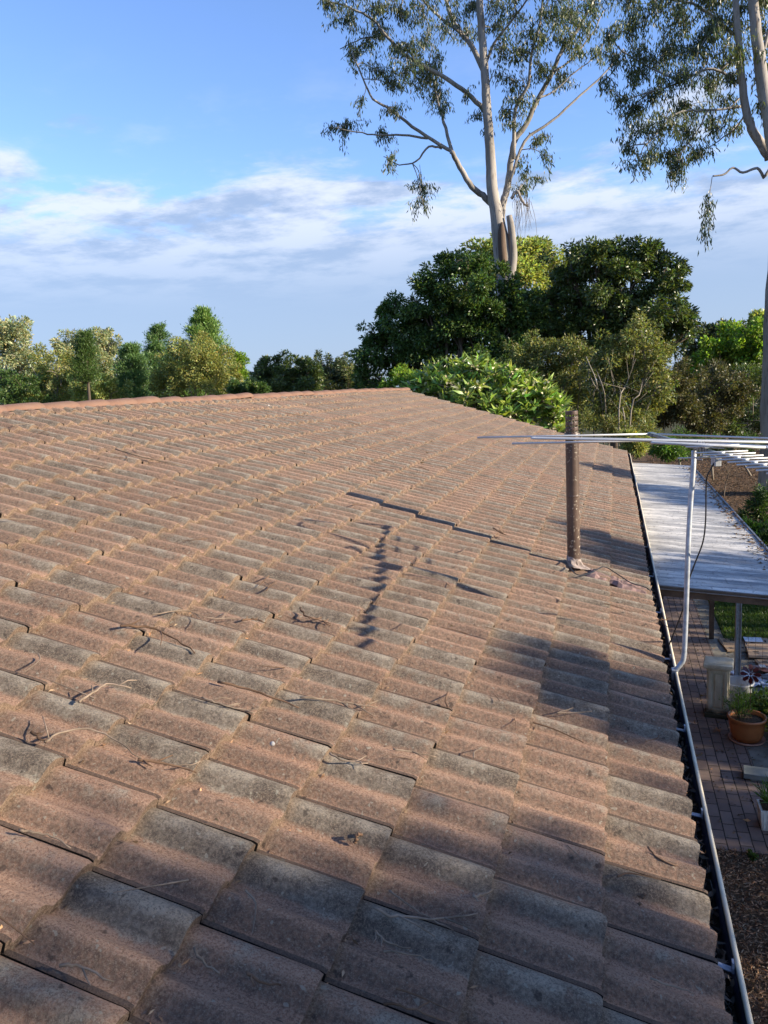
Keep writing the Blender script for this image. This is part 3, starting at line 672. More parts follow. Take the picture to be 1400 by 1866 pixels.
for (x, y), lb, c in pebs:
    b = onroof(x, y, .055); m = MB(); n = 8
    m.lathe(b, [(.001, .002), (.007, .004), (.010, .010), (.006, .016), (.001, .018)], 6); o = m.build('pebble', simple('stone', c, .8), None, True); tag(o, lb, 'stone')
for (x, y), lb in (((1167, 1640), 'dark shrivelled seed pod above the gutter at the lower right'), ((652, 1527), 'dark seed pod on shaded tiles near the bottom middle'), ((1083, 1290), 'x')):
    if lb == 'x': continue
    b = onroof(x, y, .055); m = MB()
    for k in range(6): m.add(*((lambda c, r: ([c + r * np.array(v) for v in ((1, 0, 0), (0, 1, 0), (-1, 0, 0), (0, -1, 0), (0, 0, 1), (0, 0, -1))], [(0, 1, 4), (1, 2, 4), (2, 3, 4), (3, 0, 4), (1, 0, 5), (2, 1, 5), (3, 2, 5), (0, 3, 5)]))(b + RNG.normal(0, .008, 3) + [0, 0, .006], .008)))
    o = m.build('seed_pod', M_TWIG, None, True); tag(o, lb, 'seed pod')

# ------------------------------------------------------------------ carport roof and posts
cp = empty('carport', (1.0, 11, 0), 'narrow carport with a chalky white corrugated roof beyond the gutter', 'carport')
def carport_roof():
    m = Mat('weathered_roof_sheet', .8, .2)
    c = m.mix(m.ss(m.noise(2.2, 7, .65, stretch=(.45, 3.0, 1)), .36, .66), (.26, .26, .25), (.68, .65, .58))
    c = m.mix(m.math('MULTIPLY', m.ss(m.noise(5, 7, .75, stretch=(.3, 6, 1)), .50, .60), .7), c, (.19, .20, .21))
    c = m.mix(m.math('MULTIPLY', m.ss(m.noise(1.1, 6, .7), .48, .66), .45), c, (.22, .21, .19))
    c = m.mix(m.math('MULTIPLY', m.ss(m.noise(26, 5, .75), .54, .66), .6), c, (.10, .09, .075)); m.col(c); m.bump(m.noise(90, 4, .7), .3, .003)
    vs = []; fs = []; step = .019; ny = int(10.8 / step); xs = np.array([.385, .388, .7, 1.0, 1.3, 1.627, 1.63])
    for i in range(ny + 1):
        yy = 5.5 + i * step
        for x in xs: vs.append((x, yy, 2.40 - .082 * (x - .4) + .008 * math.sin(2 * math.pi * yy / .076) + .004 * math.sin(yy * 3 + x)))
    k = len(xs)
    for i in range(ny):
        for q in range(k - 1): fs.append((i * k + q, i * k + q + 1, (i + 1) * k + q + 1, (i + 1) * k + q))
    o = MB().add(vs, fs).build('roof_sheet', m.m, cp, True); md = o.modifiers.new('t', 'SOLIDIFY'); md.thickness = .003
carport_roof()
M_BROWN = simple('brown_painted_timber', (.10, .068, .045), .6, .3, var=.3)
MB().box((1.0, 5.545, 2.325), (1.25, .035, .09), np.array([[math.cos(.08), 0, math.sin(.08)], [0, 1, 0], [-math.sin(.08), 0, math.cos(.08)]])).build('front_beam', M_BROWN, cp, bevel=.003)
MB().box((1.615, 10.9, 2.24), (.04, 10.7, .09)).build('side_beam', M_BROWN, cp)
MB().box((.43, 10.9, 2.33), (.04, 10.7, .08)).build('house_side_beam', M_BROWN, cp)
eg = MB().box((1.645, 10.9, 2.305), (.018, 10.84, .035)); eg.build('roof_edge_strip', simple('edge_strip_steel', (.16, .18, .20), .5, .4, .3), cp)
MB().box((1.53, 11.5, 1.11), (.07, .07, 2.22)).build('post', M_BROWN, cp, bevel=.004)
MB().box((1.60, 15.9, 1.11), (.07, .07, 2.22)).build('post', M_BROWN, cp, bevel=.004)
gp = MB().box((1.66, 9.67, 1.12), (.075, .04, 2.24)).box((1.63, 9.635, 1.12), (.012, .035, 2.24)).box((1.69, 9.635, 1.12), (.012, .035, 2.24)).build('galvanised_post', M_GALV, cp)
for z in (.35, .75, 1.0): MB().lathe((1.66, 9.64, z), [(.001, .012), (.009, .01), (.011, 0), (.009, -.01), (.001, -.012)], 8).build('bolt', M_ALU, gp)

# ------------------------------------------------------------------ pedestal, pot and yard things
def pedestal():
    c = np.array([1.27, 8.47]); e = empty('pedestal', (c[0], c[1], 0), 'cream panelled plaster pedestal with a mossy foot on the brick path', 'pedestal')
    m = Mat('aged_cream_plaster', .8, .2); n = m.noise(7, 6, .65, stretch=(1, 1, .4))
    sp = m.n('ShaderNodeSeparateXYZ'); m.l(m.tc.outputs['Object'], sp.inputs[0])
    c1 = m.mix(m.ss(n, .35, .65), (.50, .44, .30), (.66, .61, .46))
    h = m.math('ADD', sp.outputs[2], m.math('MULTIPLY', n, -.25)); c1 = m.mix(m.ss(h, .05, -.08), c1, (.055, .055, .035))
    c1 = m.mix(m.math('MULTIPLY', m.ss(m.noise(22, 5, .7), .58, .72), .4), c1, (.28, .25, .17)); m.col(c1); m.bump(m.noise(50, 4, .6), .25, .004); P = m.m
    rz = rad(-9); Rz = np.array([[math.cos(rz), -math.sin(rz), 0], [math.sin(rz), math.cos(rz), 0], [0, 0, 1]])
    C3 = lambda z, x=0, y=0: Rz @ np.array([x, y, 0]) + np.array([c[0], c[1], z])
    MB().box(C3(.03), (.30, .30, .06), Rz).box(C3(.075), (.26, .26, .03), Rz).build('foot', P, e, bevel=.008)
    sh = MB().box(C3(.355), (.225, .225, .53), Rz)
    w2, t = .225 / 2, .012
    for a in range(4):
        Ra = np.array([[math.cos(a * math.pi / 2), -math.sin(a * math.pi / 2), 0], [math.sin(a * math.pi / 2), math.cos(a * math.pi / 2), 0], [0, 0, 1]])
        for (x, z, sx, sz) in ((-.090, .355, .040, .525), (.090, .355, .040, .525), (0, .60, .138, .035), (0, .11, .138, .035), (0, .355, .075, .42)):
            t = .018; q = Rz @ Ra @ np.array([x, -w2 - t / 2 + .001 + (.003 if sx == .075 else 0), 0]) + np.array([c[0], c[1], z]); sh.box(q, (sx, t, sz), Rz @ Ra)
    sh.build('shaft', P, e, bevel=.003)
    MB().box(C3(.635), (.285, .285, .03), Rz).box(C3(.675), (.34, .34, .05), Rz).build('cap', P, e, bevel=.012)
pedestal()
def pot():
    c = (1.50, 7.78); e = empty('terracotta_pot', (c[0], c[1], 0), 'round orange terracotta pot with a saucer beside the pedestal', 'pot')
    T = simple('glazed_terracotta', (.42, .145, .045), .4, .4, var=.2, scale=4)
    MB().lathe((c[0], c[1], 0), [(.10, .02), (.155, .03), (.178, .10), (.197, .20), (.203, .265), (.213, .27), (.216, .285), (.208, .295), (.19, .293), (.183, .25)], 40).build('bowl', T, e, True)
    MB().lathe((c[0], c[1], 0), [(.001, .004), (.185, .004), (.20, .03), (.193, .03), (.18, .012), (.001, .012)], 40).build('saucer', simple('pale_terracotta', (.50, .28, .20), .6), e, True)
    MB().lathe((c[0], c[1], 0), [(.001, .255), (.10, .253), (.187, .245)], 24).build('soil', M_SOIL, e)
    return c
pc = pot()
def plant(name, c, r, h, n, ll, lw, mat, label, z=0.0, stems=14, flowers=None, cat='plant'):
    e = empty(name, (c[0], c[1], z), label, cat); m = MB(); tips = []
    for k in range(stems):
        a = RNG.uniform(0, 6.28); q = RNG.uniform(.15, 1); t = np.array([c[0] + math.cos(a) * r * q, c[1] + math.sin(a) * r * q, z + h * RNG.uniform(.6, 1) * (1 - .35 * q * q)])
        b = np.array([c[0] + math.cos(a) * r * .15, c[1] + math.sin(a) * r * .15, z]); mid = (b + t) / 2 + np.array([0, 0, h * .12])
        m.tube([b, mid, t], [.005, .004, .002], 5); tips += [(b, mid, t)]
    m.build('stem', B_DARK, e)
    P = []; D = []
    for i in range(n):
        b, mid, t = tips[RNG.randint(stems)]; f = RNG.uniform(.25, 1.05); p = (1 - f) ** 2 * b + 2 * f * (1 - f) * mid + f * f * t + RNG.normal(0, r * .13, 3)
        P.append(p); D.append(np.array([p[0] - c[0], p[1] - c[1], .3 * h + RNG.uniform(-.1, .2)]) / max(r, .1) + RNG.normal(0, .5, 3))
    P = np.array(P); P[:, 2] = np.maximum(P[:, 2], z + .01)
    leaf_mesh('foliage', P, D, ll, lw, mat, e)
    if flowers:
        k, cm = flowers; I = RNG.randint(0, len(P), k); leaf_mesh('flower', P[I] + [0, 0, .03], unit(k), .035, .03, cm, e, (.9, 1.2), .03)
    return e
G_BRIGHT = leaf_material('fresh_green_leaf', (.11, .19, .035))
G_MID = leaf_material('mid_green_leaf', (.06, .105, .026))
G_YEL = leaf_material('yellow_green_leaf', (.21, .23, .04))
W_FLOWER = leaf_material('white_petal', (.75, .73, .68), .3)
Y_FLOWER = leaf_material('yellow_petal', (.7, .48, .06), .3)
plant('feathery_herb', (pc[0] - .06, pc[1] + .02), .19, .34, 900, .05, .008, G_BRIGHT, 'feathery green herb growing on the left of the terracotta pot', .25, 16)
plant('flowering_bush', (1.78, 8.25), .27, .42, 1500, .055, .028, G_MID, 'dark leafy bush with white flowers behind the terracotta pot', 0, 18, (16, W_FLOWER))
plant('yellow_green_bush', (1.92, 7.78), .30, .38, 1500, .06, .034, G_YEL, 'light green lobed bush right of the terracotta pot', 0, 18, (10, Y_FLOWER))
plant('weed_tuft', (1.16, 5.33), .07, .06, 160, .035, .018, G_MID, 'small green weed at the end of the brick path', 0, 8)
plant('small_seedling', (1.34, 4.72), .08, .12, 60, .07, .03, G_BRIGHT, 'green seedling in the mulch by the right edge', 0, 6)
def pinwheel():
    e = empty('garden_spinner', (1.53, 7.80, .25), 'dark red metal flower spinner on a thin stake in the pot', 'ornament')
    MB().tube([(1.535, 7.80, .24), (1.53, 7.80, .79)], .004, 6).build('stake', M_TWIG, e)
    Rd = simple('dark_red_enamel', (.10, .012, .012), .35, .5); c = np.array([1.53, 7.79, .80])
    f = np.array([-.1, -.9, .42]); f /= np.linalg.norm(f); a1 = np.cross(f, [0, 0, 1]); a1 /= np.linalg.norm(a1); a2 = np.cross(a1, f)
    for k in range(8):
        t = 2 * math.pi * k / 8; r = a1 * math.cos(t) + a2 * math.sin(t); s = -a1 * math.sin(t) + a2 * math.cos(t); m = MB()
        m.add([c + r * .022, c + r * .06 - s * .022 + f * .012, c + r * .105 - s * .018 + f * .01, c + r * .112 + s * .006, c + r * .09 + s * .024 - f * .012, c + r * .05 + s * .014 - f * .006], [(0, 1, 2, 3, 4, 5)])
        o = m.build('petal', Rd, e); md = o.modifiers.new('t', 'SOLIDIFY'); md.thickness = .0025
    MB().lathe(c + f * .01, [(.001, -.01), (.014, -.006), (.016, .004), (.001, .014)], 12).build('hub', Rd, e, True)
pinwheel()
def tub():
    e = empty('plastic_tub', (1.52, 8.62, 0), 'grey translucent round plastic tub behind the pedestal and pot', 'tub')
    P = Mat('cloudy_plastic', .35, .5); P.col((.42, .43, .43)); P.b.inputs['Alpha'].default_value = .55; P = P.m
    MB().lathe((1.52, 8.62, 0), [(.001, .01), (.15, .01), (.165, .36), (.185, .37), (.188, .395), (.178, .40), (.160, .385), (.148, .03)], 36).build('tub_wall', P, e, True)
tub()
def carton(cx, cy, w, d, rz, z, c, name, label, marks=True, lift=0.0):
    R_ = np.array([[math.cos(rz), -math.sin(rz), 0], [math.sin(rz), math.cos(rz), 0], [0, 0, 1]])
    e = empty(name, (cx, cy, z), label, 'cardboard'); K = simple('cardboard', c, .85, .15, var=.12, scale=5)
    g = MB(); g.box((cx, cy, z + .012), (w, d, .016), R_); g.box(np.array([cx, cy, z + .022]) + R_ @ np.array([w * .02, d * .26, 0]), (w * .96, d * .44, .006), R_)
    g.box(np.array([cx, cy, z + .024]) + R_ @ np.array([0, -d * .25, 0]), (w * .98, d * .45, .006), R_); g.build('panel', K, e, bevel=.002)
    if marks:
        ink = simple('printing_ink', (.05, .04, .035), .8, .1); m = MB()
        for (a, b, sa, sb) in ((-.32, .30, .10, .05), (-.32, .18, .10, .03), (-.1, .3, .04, .10), (-.02, .3, .04, .10), (.25, .3, .14, .02), (.25, .24, .14, .02), (-.3, -.25, .12, .03), (-.3, -.33, .12, .03), (.12, -.28, .07, .09), (.24, -.28, .07, .09)):
            m.box(np.array([cx, cy, z + .0285]) + R_ @ np.array([a * w, b * d, 0]), (sa * w, sb * d, .001), R_)
        m.build('print', ink, e)
    return e
carton(1.86, 11.18, .42, .62, rad(6), 0, (.36, .255, .16), 'flattened_carton', 'tan flattened cardboard carton nearest the brown post')
carton(2.28, 11.0, .62, .95, rad(-4), .03, (.40, .285, .185), 'flattened_carton', 'tan flattened carton with a white label lying against the lawn')
carton(2.35, 10.28, .62, .50, rad(8), .012, (.33, .24, .16), 'flattened_carton', 'tan flattened carton nearest the galvanised post')
def paper(cx, cy, w, d, rz, z, c, label, cells):
    R_ = np.array([[math.cos(rz), -math.sin(rz), 0], [math.sin(rz), math.cos(rz), 0], [0, 0, 1]]); e = empty('printed_bag', (cx, cy, z), label, 'bag')
    vs = []; fs = []; n = 10
    for i in range(n + 1):
        for k in range(n + 1): vs.append(np.array([cx, cy, z + .02 + .02 * math.sin(i * 1.3) * math.cos(k * .9) * (0 < i < n) + RNG.normal(0, .003)]) + R_ @ np.array([(i / n - .5) * w, (k / n - .5) * d, 0]))
    for i in range(n):
        for k in range(n): fs.append((i * (n + 1) + k, (i + 1) * (n + 1) + k, (i + 1) * (n + 1) + k + 1, i * (n + 1) + k + 1))
    o = MB().add(vs, fs).build('sheet', simple('glossy_white_bag', c, .35, .5, var=.1), e, True); md = o.modifiers.new('t', 'SOLIDIFY'); md.thickness = .004
    for (a, b, sa, sb, cc) in cells:
        MB().box(np.array([cx, cy, z + .047]) + R_ @ np.array([a * w, b * d, 0]), (sa * w, sb * d, .002), R_).build('print', simple('print_colour', cc, .4, .4, var=.35, scale=16), e)
paper(1.80, 9.75, .34, .62, rad(12), 0, (.62, .64, .68), 'white glossy printed bag crumpled behind the spinner', [(-.1, .2, .25, .15, (.05, .05, .06)), (.15, -.1, .3, .12, (.08, .07, .07))])
paper(2.18, 9.70, .50, .42, rad(4), .004, (.55, .60, .68), 'blue white printed bag with dark picture by the wire mesh', [(0, .18, .8, .35, (.035, .045, .055)), (-.1, -.25, .2, .18, (.12, .14, .18)), (.2, -.25, .2, .1, (.2, .25, .32))])
paper(2.15, 10.05, .55, .22, rad(4), .05, (.25, .10, .06), 'red and orange printed sleeve between the carton and blue bag', [(-.2, 0, .15, .5, (.6, .55, .45)), (.2, .1, .3, .6, (.45, .18, .04))])
lab = MB().box((2.12, 11.32, .068), (.26, .22, .002)); o = lab.build('paper_label', simple('label_paper', (.62, .66, .70), .5, var=.15, scale=30)); tag(o, 'white paper label on the carton against the lawn', 'label')
def mesh_panel():
    m = MB(); x0, x1, yy = 1.70, 2.6, 9.62
    for i in range(11): x = x0 + (x1 - x0) * i / 10; m.tube([(x, yy, 0), (x, yy + .03, .75)], .002, 5)
    for k in range(9): z = .02 + k * .09; m.tube([(x0, yy + .03 * z / .75, z), (x1, yy + .03 * z / .75, z)], .002, 5)
    o = m.build('wire_mesh_panel', simple('rusty_wire', (.10, .055, .035), .7, .2)); tag(o, 'rusty square wire mesh panel beside the galvanised post', 'wire mesh')
mesh_panel()
o = MB().box((1.64, 6.84, .05), (.62, .20, .055), np.array([[math.cos(-.12), -math.sin(-.12), 0], [math.sin(-.12), math.cos(-.12), 0], [0, 0, 1]])).box((1.64, 6.84, .012), (.5, .12, .024)).build('grey_plank', simple('weathered_grey_timber', (.20, .22, .20), .8, .2, var=.2, scale=3, bump=.3), None, bevel=.004)
tag(o, 'weathered grey plank lying at the path edge by the pot', 'plank')
def trough():
    c = np.array([1.47, 5.93]); e = empty('planter', (c[0], c[1], 0), 'white ribbed planter at the right edge of the brick path', 'planter')
    W = simple('white_plastic', (.66, .64, .56), .5, .4, var=.12); m = MB(); m.box((c[0] + .02, c[1], .10), (.30, .20, .20), taper=1.12)
    for i in range(9): m.box((c[0] - .115 + i * .034, c[1] - .108, .10), (.012, .010, .17))
    m.build('box', W, e, bevel=.004)
    MB().box((c[0] + .02, c[1], .203), (.29, .19, .004)).build('soil', M_SOIL, e)
    e2 = empty('strappy_plant', (c[0], c[1], .2), 'spiky green strappy plant growing in the white planter', 'plant'); n = 90
    a = RNG.uniform(0, 6.28, n); p = np.stack([c[0] + .02 + .05 * np.cos(a), c[1] + .04 * np.sin(a), np.full(n, .2)], 1)
    leaf_mesh('foliage', p, np.stack([np.cos(a) * .7, np.sin(a) * .7, RNG.uniform(.5, 1.4, n)], 1), .25, .014, G_BRIGHT, e2, bend=.3)
trough()
hz = [(1.25 + .10 * math.cos(t) + .05, 9.05 + .12 * math.sin(t), .02 + .05 * max(0, math.sin(t))) for t in np.linspace(0, 4.2, 16)]
o = MB().tube(hz, .008, 8).build('hose_loop', simple('faded_hose', (.35, .33, .26), .6), None, True); tag(o, 'short pale loop of hose behind the pedestal', 'hose')
star = MB(); c = np.array([1.20, 7.95, .012])
for k in range(5):
    t = k * 1.256 + .3; d = np.array([math.cos(t), math.sin(t), 0]); s = np.array([-d[1], d[0], 0]); l = .09 if k % 2 else .06
    star.add([c, c + d * l * .45 + s * .017 + [0, 0, .01], c + d * l + [0, 0, .006], c + d * l * .45 - s * .017 + [0, 0, .004]], [(0, 1, 2, 3)])
o = star.build('maple_leaf', simple('orange_dead_leaf', (.30, .13, .05), .7)); tag(o, 'orange brown star shaped dead leaf on the bricks before the pedestal', 'leaf')
for i in range(14):
    o = bpy.data.objects.new('fallen_leaf', lm[i % 4]); COL.objects.link(o)
    o.matrix_world = Matrix.Translation((RNG.uniform(.6, 1.4), RNG.uniform(5.7, 9.5), .008)) @ Matrix.Rotation(RNG.uniform(0, 6.28), 4, 'Z')
    tag(o, 'small dead leaf lying on the brick path', 'leaf', 'dead leaves on the brick path')

# ------------------------------------------------------------------ trees
def limb(m, pts, r0, r1, n=8, k=3): Q = smooth_path(pts, k); m.tube(Q, list(np.linspace(r0, r1, len(Q))), n)
def mkcrown(blobs, Y, nleaf, ll, lw, mat, e, sub=.3, droop=0.0, squash=.8, dens=None, name='crown', seed=None, yj=.6, spiky=0.0):
    """blobs (x, y, rx, ry) traced as sizes on the photograph; each becomes a cloud of leaf clumps in depth"""
    P = []; D = []; cen = []
    tot = sum(b[2] * b[3] for b in blobs)
    for b in blobs:
        yy = Y + RNG.uniform(-yj, yj) * (b[2] / F * Y) * 1.2 + (b[4] if len(b) > 4 else 0); c = at(b[0], b[1], yy); k = np.linalg.norm(c - CAM) / F
        rx, rz = b[2] * k, b[3] * k; cen.append((c, rx, rz)); cnt = int(nleaf * b[2] * b[3] / tot)
        nsub = max(8, int(16 * (.3 / sub) ** 2)); cc, uu = clump_points(c, (rx, rx * .9, rz), nsub, .35); cc = c + (cc - c) * RNG.uniform(.75, 1.38, (len(cc), 1))
        per = max(4, cnt // nsub)
        for q in cc:
            rr = rx * sub * RNG.uniform(.6, 1.25) + .05
            p, u = clump_points(q, (rr, rr, rr * squash), per, .5); out_ = (q - c); out_ = out_ / (np.linalg.norm(out_) + 1e-6)
            P.append(p); D.append(u * .8 + out_ * .5 + RNG.normal(0, .35, (per, 3)) + np.array([0, 0, -droop]))
    P = np.concatenate(P); D = np.concatenate(D)
    leaf_mesh(name, P, D, ll, lw, mat, e, (.38, 1.6), .16)
    return cen
def tree(name, label, cat, Y, base, blobs, nleaf, ll, lw, mat, bark, tr=.16, group=None, droop=0.2, sub=.3, limbs=True, base_z=0.0, squash=.8, forks=None, yj=.6, pale_limbs=False):
    b0 = at(base[0], base[1], Y); b0[2] = base_z; e = empty(name, tuple(b0), label, cat, group)
    cen = mkcrown(blobs, Y, nleaf, ll, lw, mat, e, sub, droop, squash, yj=yj)
    cm = np.mean([c for c, _, _ in cen], 0); m = MB(); fork = b0 * .55 + cm * .45 + [0, 0, -.2]; fork[2] = b0[2] + (cm[2] - b0[2]) * .45
    limb(m, [b0, b0 * .5 + fork * .5 + RNG.normal(0, .12, 3) * [1, 1, 0], fork], tr, tr * .75, 10)
    for c, rx, rz in cen:
        mid = (fork + c) / 2 + RNG.normal(0, .25, 3); limb(m, [fork, mid, c + [0, 0, rz * .3]], tr * .5, tr * .14, 6)
        for q in range(3):
            t = c + unit(1)[0] * rx * .8; limb(m, [mid * .4 + c * .6, (c + t) / 2 + RNG.normal(0, .1, 3), t], tr * .2, tr * .06, 5, 2)
    m.build('trunk', bark, e, True); return e
L_DARK = leaf_material('dark_glossy_leaf', (.088, .120, .032), .30, .35, .5)
L_DARK2 = leaf_material('deep_green_leaf', (.078, .128, .032), .32, .4, .4)
L_OLIVE = leaf_material('olive_leaf', (.27, .275, .085), .4)
L_PALEG = leaf_material('pale_green_leaf', (.31, .34, .11), .45)
L_OLIVE2 = leaf_material('dull_olive_leaf', (.18, .19, .06), .36)
L_BRIGHT = leaf_material('bright_sunlit_leaf', (.19, .28, .04), .5)
L_GUM = leaf_material('gum_leaf', (.085, .105, .045), .35, .4, .5)
L_PINE = leaf_material('pine_needle', (.11, .19, .06), .3)
L_PINE2 = leaf_material('light_pine_needle', (.19, .29, .08), .35)
L_SILVER = leaf_material('silvery_leaf', (.34, .35, .19), .4)
L_BROWN = leaf_material('dull_brown_green_leaf', (.10, .095, .04), .3)
L_FRAN = leaf_material('long_frangipani_leaf', (.22, .31, .075), .38, .3, .5)

# middle group behind the gable
tree('broadleaf_tree', 'large dark green tree behind the gable, left of the tall gum', 'tree', 27, (830, 760),
     [(700, 650, 46, 55), (735, 600, 50, 50), (775, 560, 48, 45), (815, 520, 48, 45), (850, 485, 35, 28), (870, 540, 60, 55), (830, 600, 70, 60), (760, 650, 60, 55), (880, 620, 70, 70), (690, 600, 24, 24), (915, 560, 45, 50), (720, 555, 22, 18), (820, 680, 80, 40), (910, 680, 60, 50), (680, 690, 35, 30), (935, 590, 42, 40), (950, 640, 40, 40), (975, 575, 34, 32), (930, 545, 30, 26)],
     80000, .165, .062, L_DARK2, B_DARK, .22, droop=.35, sub=.26)
tree('pale_leaf_tree', 'pale yellow green tree rising behind the gum trunk', 'tree', 40, (950, 760),
     [(880, 465, 30, 26), (915, 455, 26, 22), (960, 462, 34, 28), (1003, 480, 28, 22), (950, 510, 60, 45), (1000, 540, 45, 45), (900, 500, 40, 35), (985, 455, 18, 14)],
     16000, .24, .10, L_PALEG, B_PALE, .2, sub=.25)
tree('broadleaf_tree', 'large dark glossy tree right of the tall gum with an open crown', 'tree', 27.5, (1120, 780),
     [(1040, 490, 42, 34), (1080, 468, 34, 26), (1120, 462, 30, 22), (1160, 472, 40, 28), (1205, 480, 34, 26), (1222, 515, 26, 26), (1060, 540, 55, 50), (1130, 530, 60, 50), (1190, 560, 55, 45), (1235, 585, 32, 24), (1255, 600, 22, 14), (1210, 620, 38, 28), (1110, 600, 60, 50), (1040, 600, 40, 45), (1165, 640, 40, 25), (1000, 560, 34, 34), (1010, 610, 40, 34), (1100, 660, 60, 40)],
     62000, .16, .062, L_DARK, B_DARK, .2, droop=.3, sub=.24)
tree('olive_shrub_tree', 'olive brown bushy tree below the dark trees, left of its neighbour', 'tree', 24.5, (1055, 800),
     [(950, 660, 34, 30), (1040, 740, 44, 34), (985, 650, 42, 34), (960, 690, 34, 34), (1020, 640, 34, 28), (1010, 700, 45, 45), (1060, 680, 45, 45), (1040, 640, 30, 24), (980, 740, 34, 30)],
     17000, .12, .045, L_OLIVE2, B_PALE, .07, sub=.26)
tree('olive_shrub_tree', 'olive green bushy tree with pale forked stems below the dark trees', 'tree', 23.5, (1140, 805),
     [(1120, 750, 44, 34), (1170, 745, 36, 30), (1110, 650, 42, 34), (1150, 620, 34, 28), (1185, 650, 40, 34), (1180, 700, 38, 38), (1130, 700, 45, 40), (1095, 700, 30, 30), (1170, 600, 28, 22), (1205, 690, 24, 24)],
     16000, .12, .045, L_OLIVE2, B_PALE, .07, sub=.26)
# pale stems in front of the shade
m = MB(); e = empty('bare_stem_shrub', tuple(at(1140, 812, 22.5) * [1, 1, 0]), 'shrub of bare pale stems beneath the olive trees', 'shrub')
for (a, b, c, d) in (((1130, 800), (1128, 745), (1142, 700), (1158, 655)), ((1120, 800), (1104, 750), (1100, 710), (1085, 670)), ((1138, 805), (1150, 750), (1165, 720), (1172, 690)), ((1102, 800), (1098, 740), (1082, 700), (1066, 660)), ((1090, 790), (1080, 740), (1088, 700), (1068, 650)), ((1145, 800), (1138, 760), (1126, 735), (1108, 650))):
    P = [at(*q, 22.5 + RNG.uniform(-.7, .7)) for q in (a, b, c, d)]; P[0][2] = -.02; limb(m, P, .028, .010, 7)
    for q in range(5):
        s = P[1] * (1 - q / 5) + P[3] * q / 5; limb(m, [s, s + np.array([RNG.normal(0, .5), RNG.normal(0, .4), RNG.uniform(.3, .9)])], .008, .003, 5)
m.build('stem', B_PALE, e, True)
mkcrown([(1150, 770, 34, 22), (1110, 780, 30, 18), (1070, 770, 24, 18), (1180, 790, 22, 14)], 22.5, 3500, .12, .03, L_OLIVE2, e, .35)
# tall gum in the middle
def gum(name, label, Y, limbs_, clumps, nleaf, base_r, bark, ll=.20, strands=(), density=1.0, extra=None, yspread=1.6):
    b = at(*limbs_[0][0][0], Y); b[2] = -.1; e = empty(name, tuple(b), label, 'tree'); m = MB(); nodes = []
    for pts, r0, r1, dy in limbs_:
        P = []
        for i, q in enumerate(pts):
            t = i / max(1, len(pts) - 1); P.append(at(q[0], q[1], Y + dy * t))
        if pts is limbs_[0][0]: P = [b] + P
        k = np.linalg.norm(P[-1] - CAM) / F * (1 if pts is limbs_[0][0] else .8); Q = smooth_path(P, 4)
        Q = [q + RNG.normal(0, .012, 3) for q in Q]
        m.tube(Q, list(np.linspace(r0 * k, r1 * k, len(Q)) if pts is not limbs_[0][0] else np.interp(np.linspace(0, 1, len(Q)), [0, .28, .38, .55, 1], [r0 * k, r0 * k * .85, r0 * k * .58, r0 * k * .42, r1 * k])), 10)
        nodes += [(q, pts is limbs_[0][0]) for q in Q[2:]]
    NP = np.array([q for q, _ in nodes]); Pl = []; Dl = []; tot = sum(c[2] ** 2 for c in clumps)
    for c in clumps:
        x, y, r = c[:3]
        near = at(x, y, Y); i0 = np.argmin(np.linalg.norm((NP - near) * [1, .3, 1], axis=1)); near = at(x, y, NP[i0][1] + RNG.normal(0, yspread * .5)); k = np.linalg.norm(near - CAM) / F; R_ = r * k
        cand = NP[i0]; mid = (cand + near) / 2 + np.array([RNG.normal(0, .15), RNG.normal(0, .15), RNG.uniform(0, .35)])
        limb(m, [cand, mid, near], .024, .012, 6)
        nt = max(5, int(r / 2.8)); cnt = int(nleaf * r * r / tot); per = max(6, cnt // nt)
        for q in range(nt):
            t = near + unit(1)[0] * R_ * [1.1, 1.1, .9] * RNG.uniform(.35, 1.45)
            a = mid * .35 + near * .65; bow = (a + t) / 2 + np.array([0, 0, .18 * R_]); limb(m, [a, bow, t, t + (t - bow) * .25 + np.array([0, 0, -.15])], .011, .004, 5, 2)
            f = RNG.uniform(.25, 1.15, per)[:, None]; p = a * (1 - f) ** 2 + 2 * bow * f * (1 - f) + t * f * f + RNG.normal(0, R_ * .10 + .05, (per, 3))
            Pl.append(p); Dl.append(np.stack([RNG.normal(0, .42, per), RNG.normal(0, .42, per), np.full(per, -1.0)], 1))
    for pts in strands:
        P = [at(q[0], q[1], Y) for q in pts]; limb(m, P, .012, .004, 5)
        Q = smooth_path(P, 8); 
        for q in Q[len(Q) // 4:]: 
            Pl.append(q + RNG.normal(0, .10, (7, 3))); Dl.append(np.stack([RNG.normal(0, .3, 7), RNG.normal(0, .3, 7), np.full(7, -1.0)], 1))
    m.build('trunk', bark, e, True)
    leaf_mesh('crown', np.concatenate(Pl), np.concatenate(Dl), ll, ll * .21, L_GUM, e, (.55, 1.5), .14, .15)
    return e, b
YG = 34
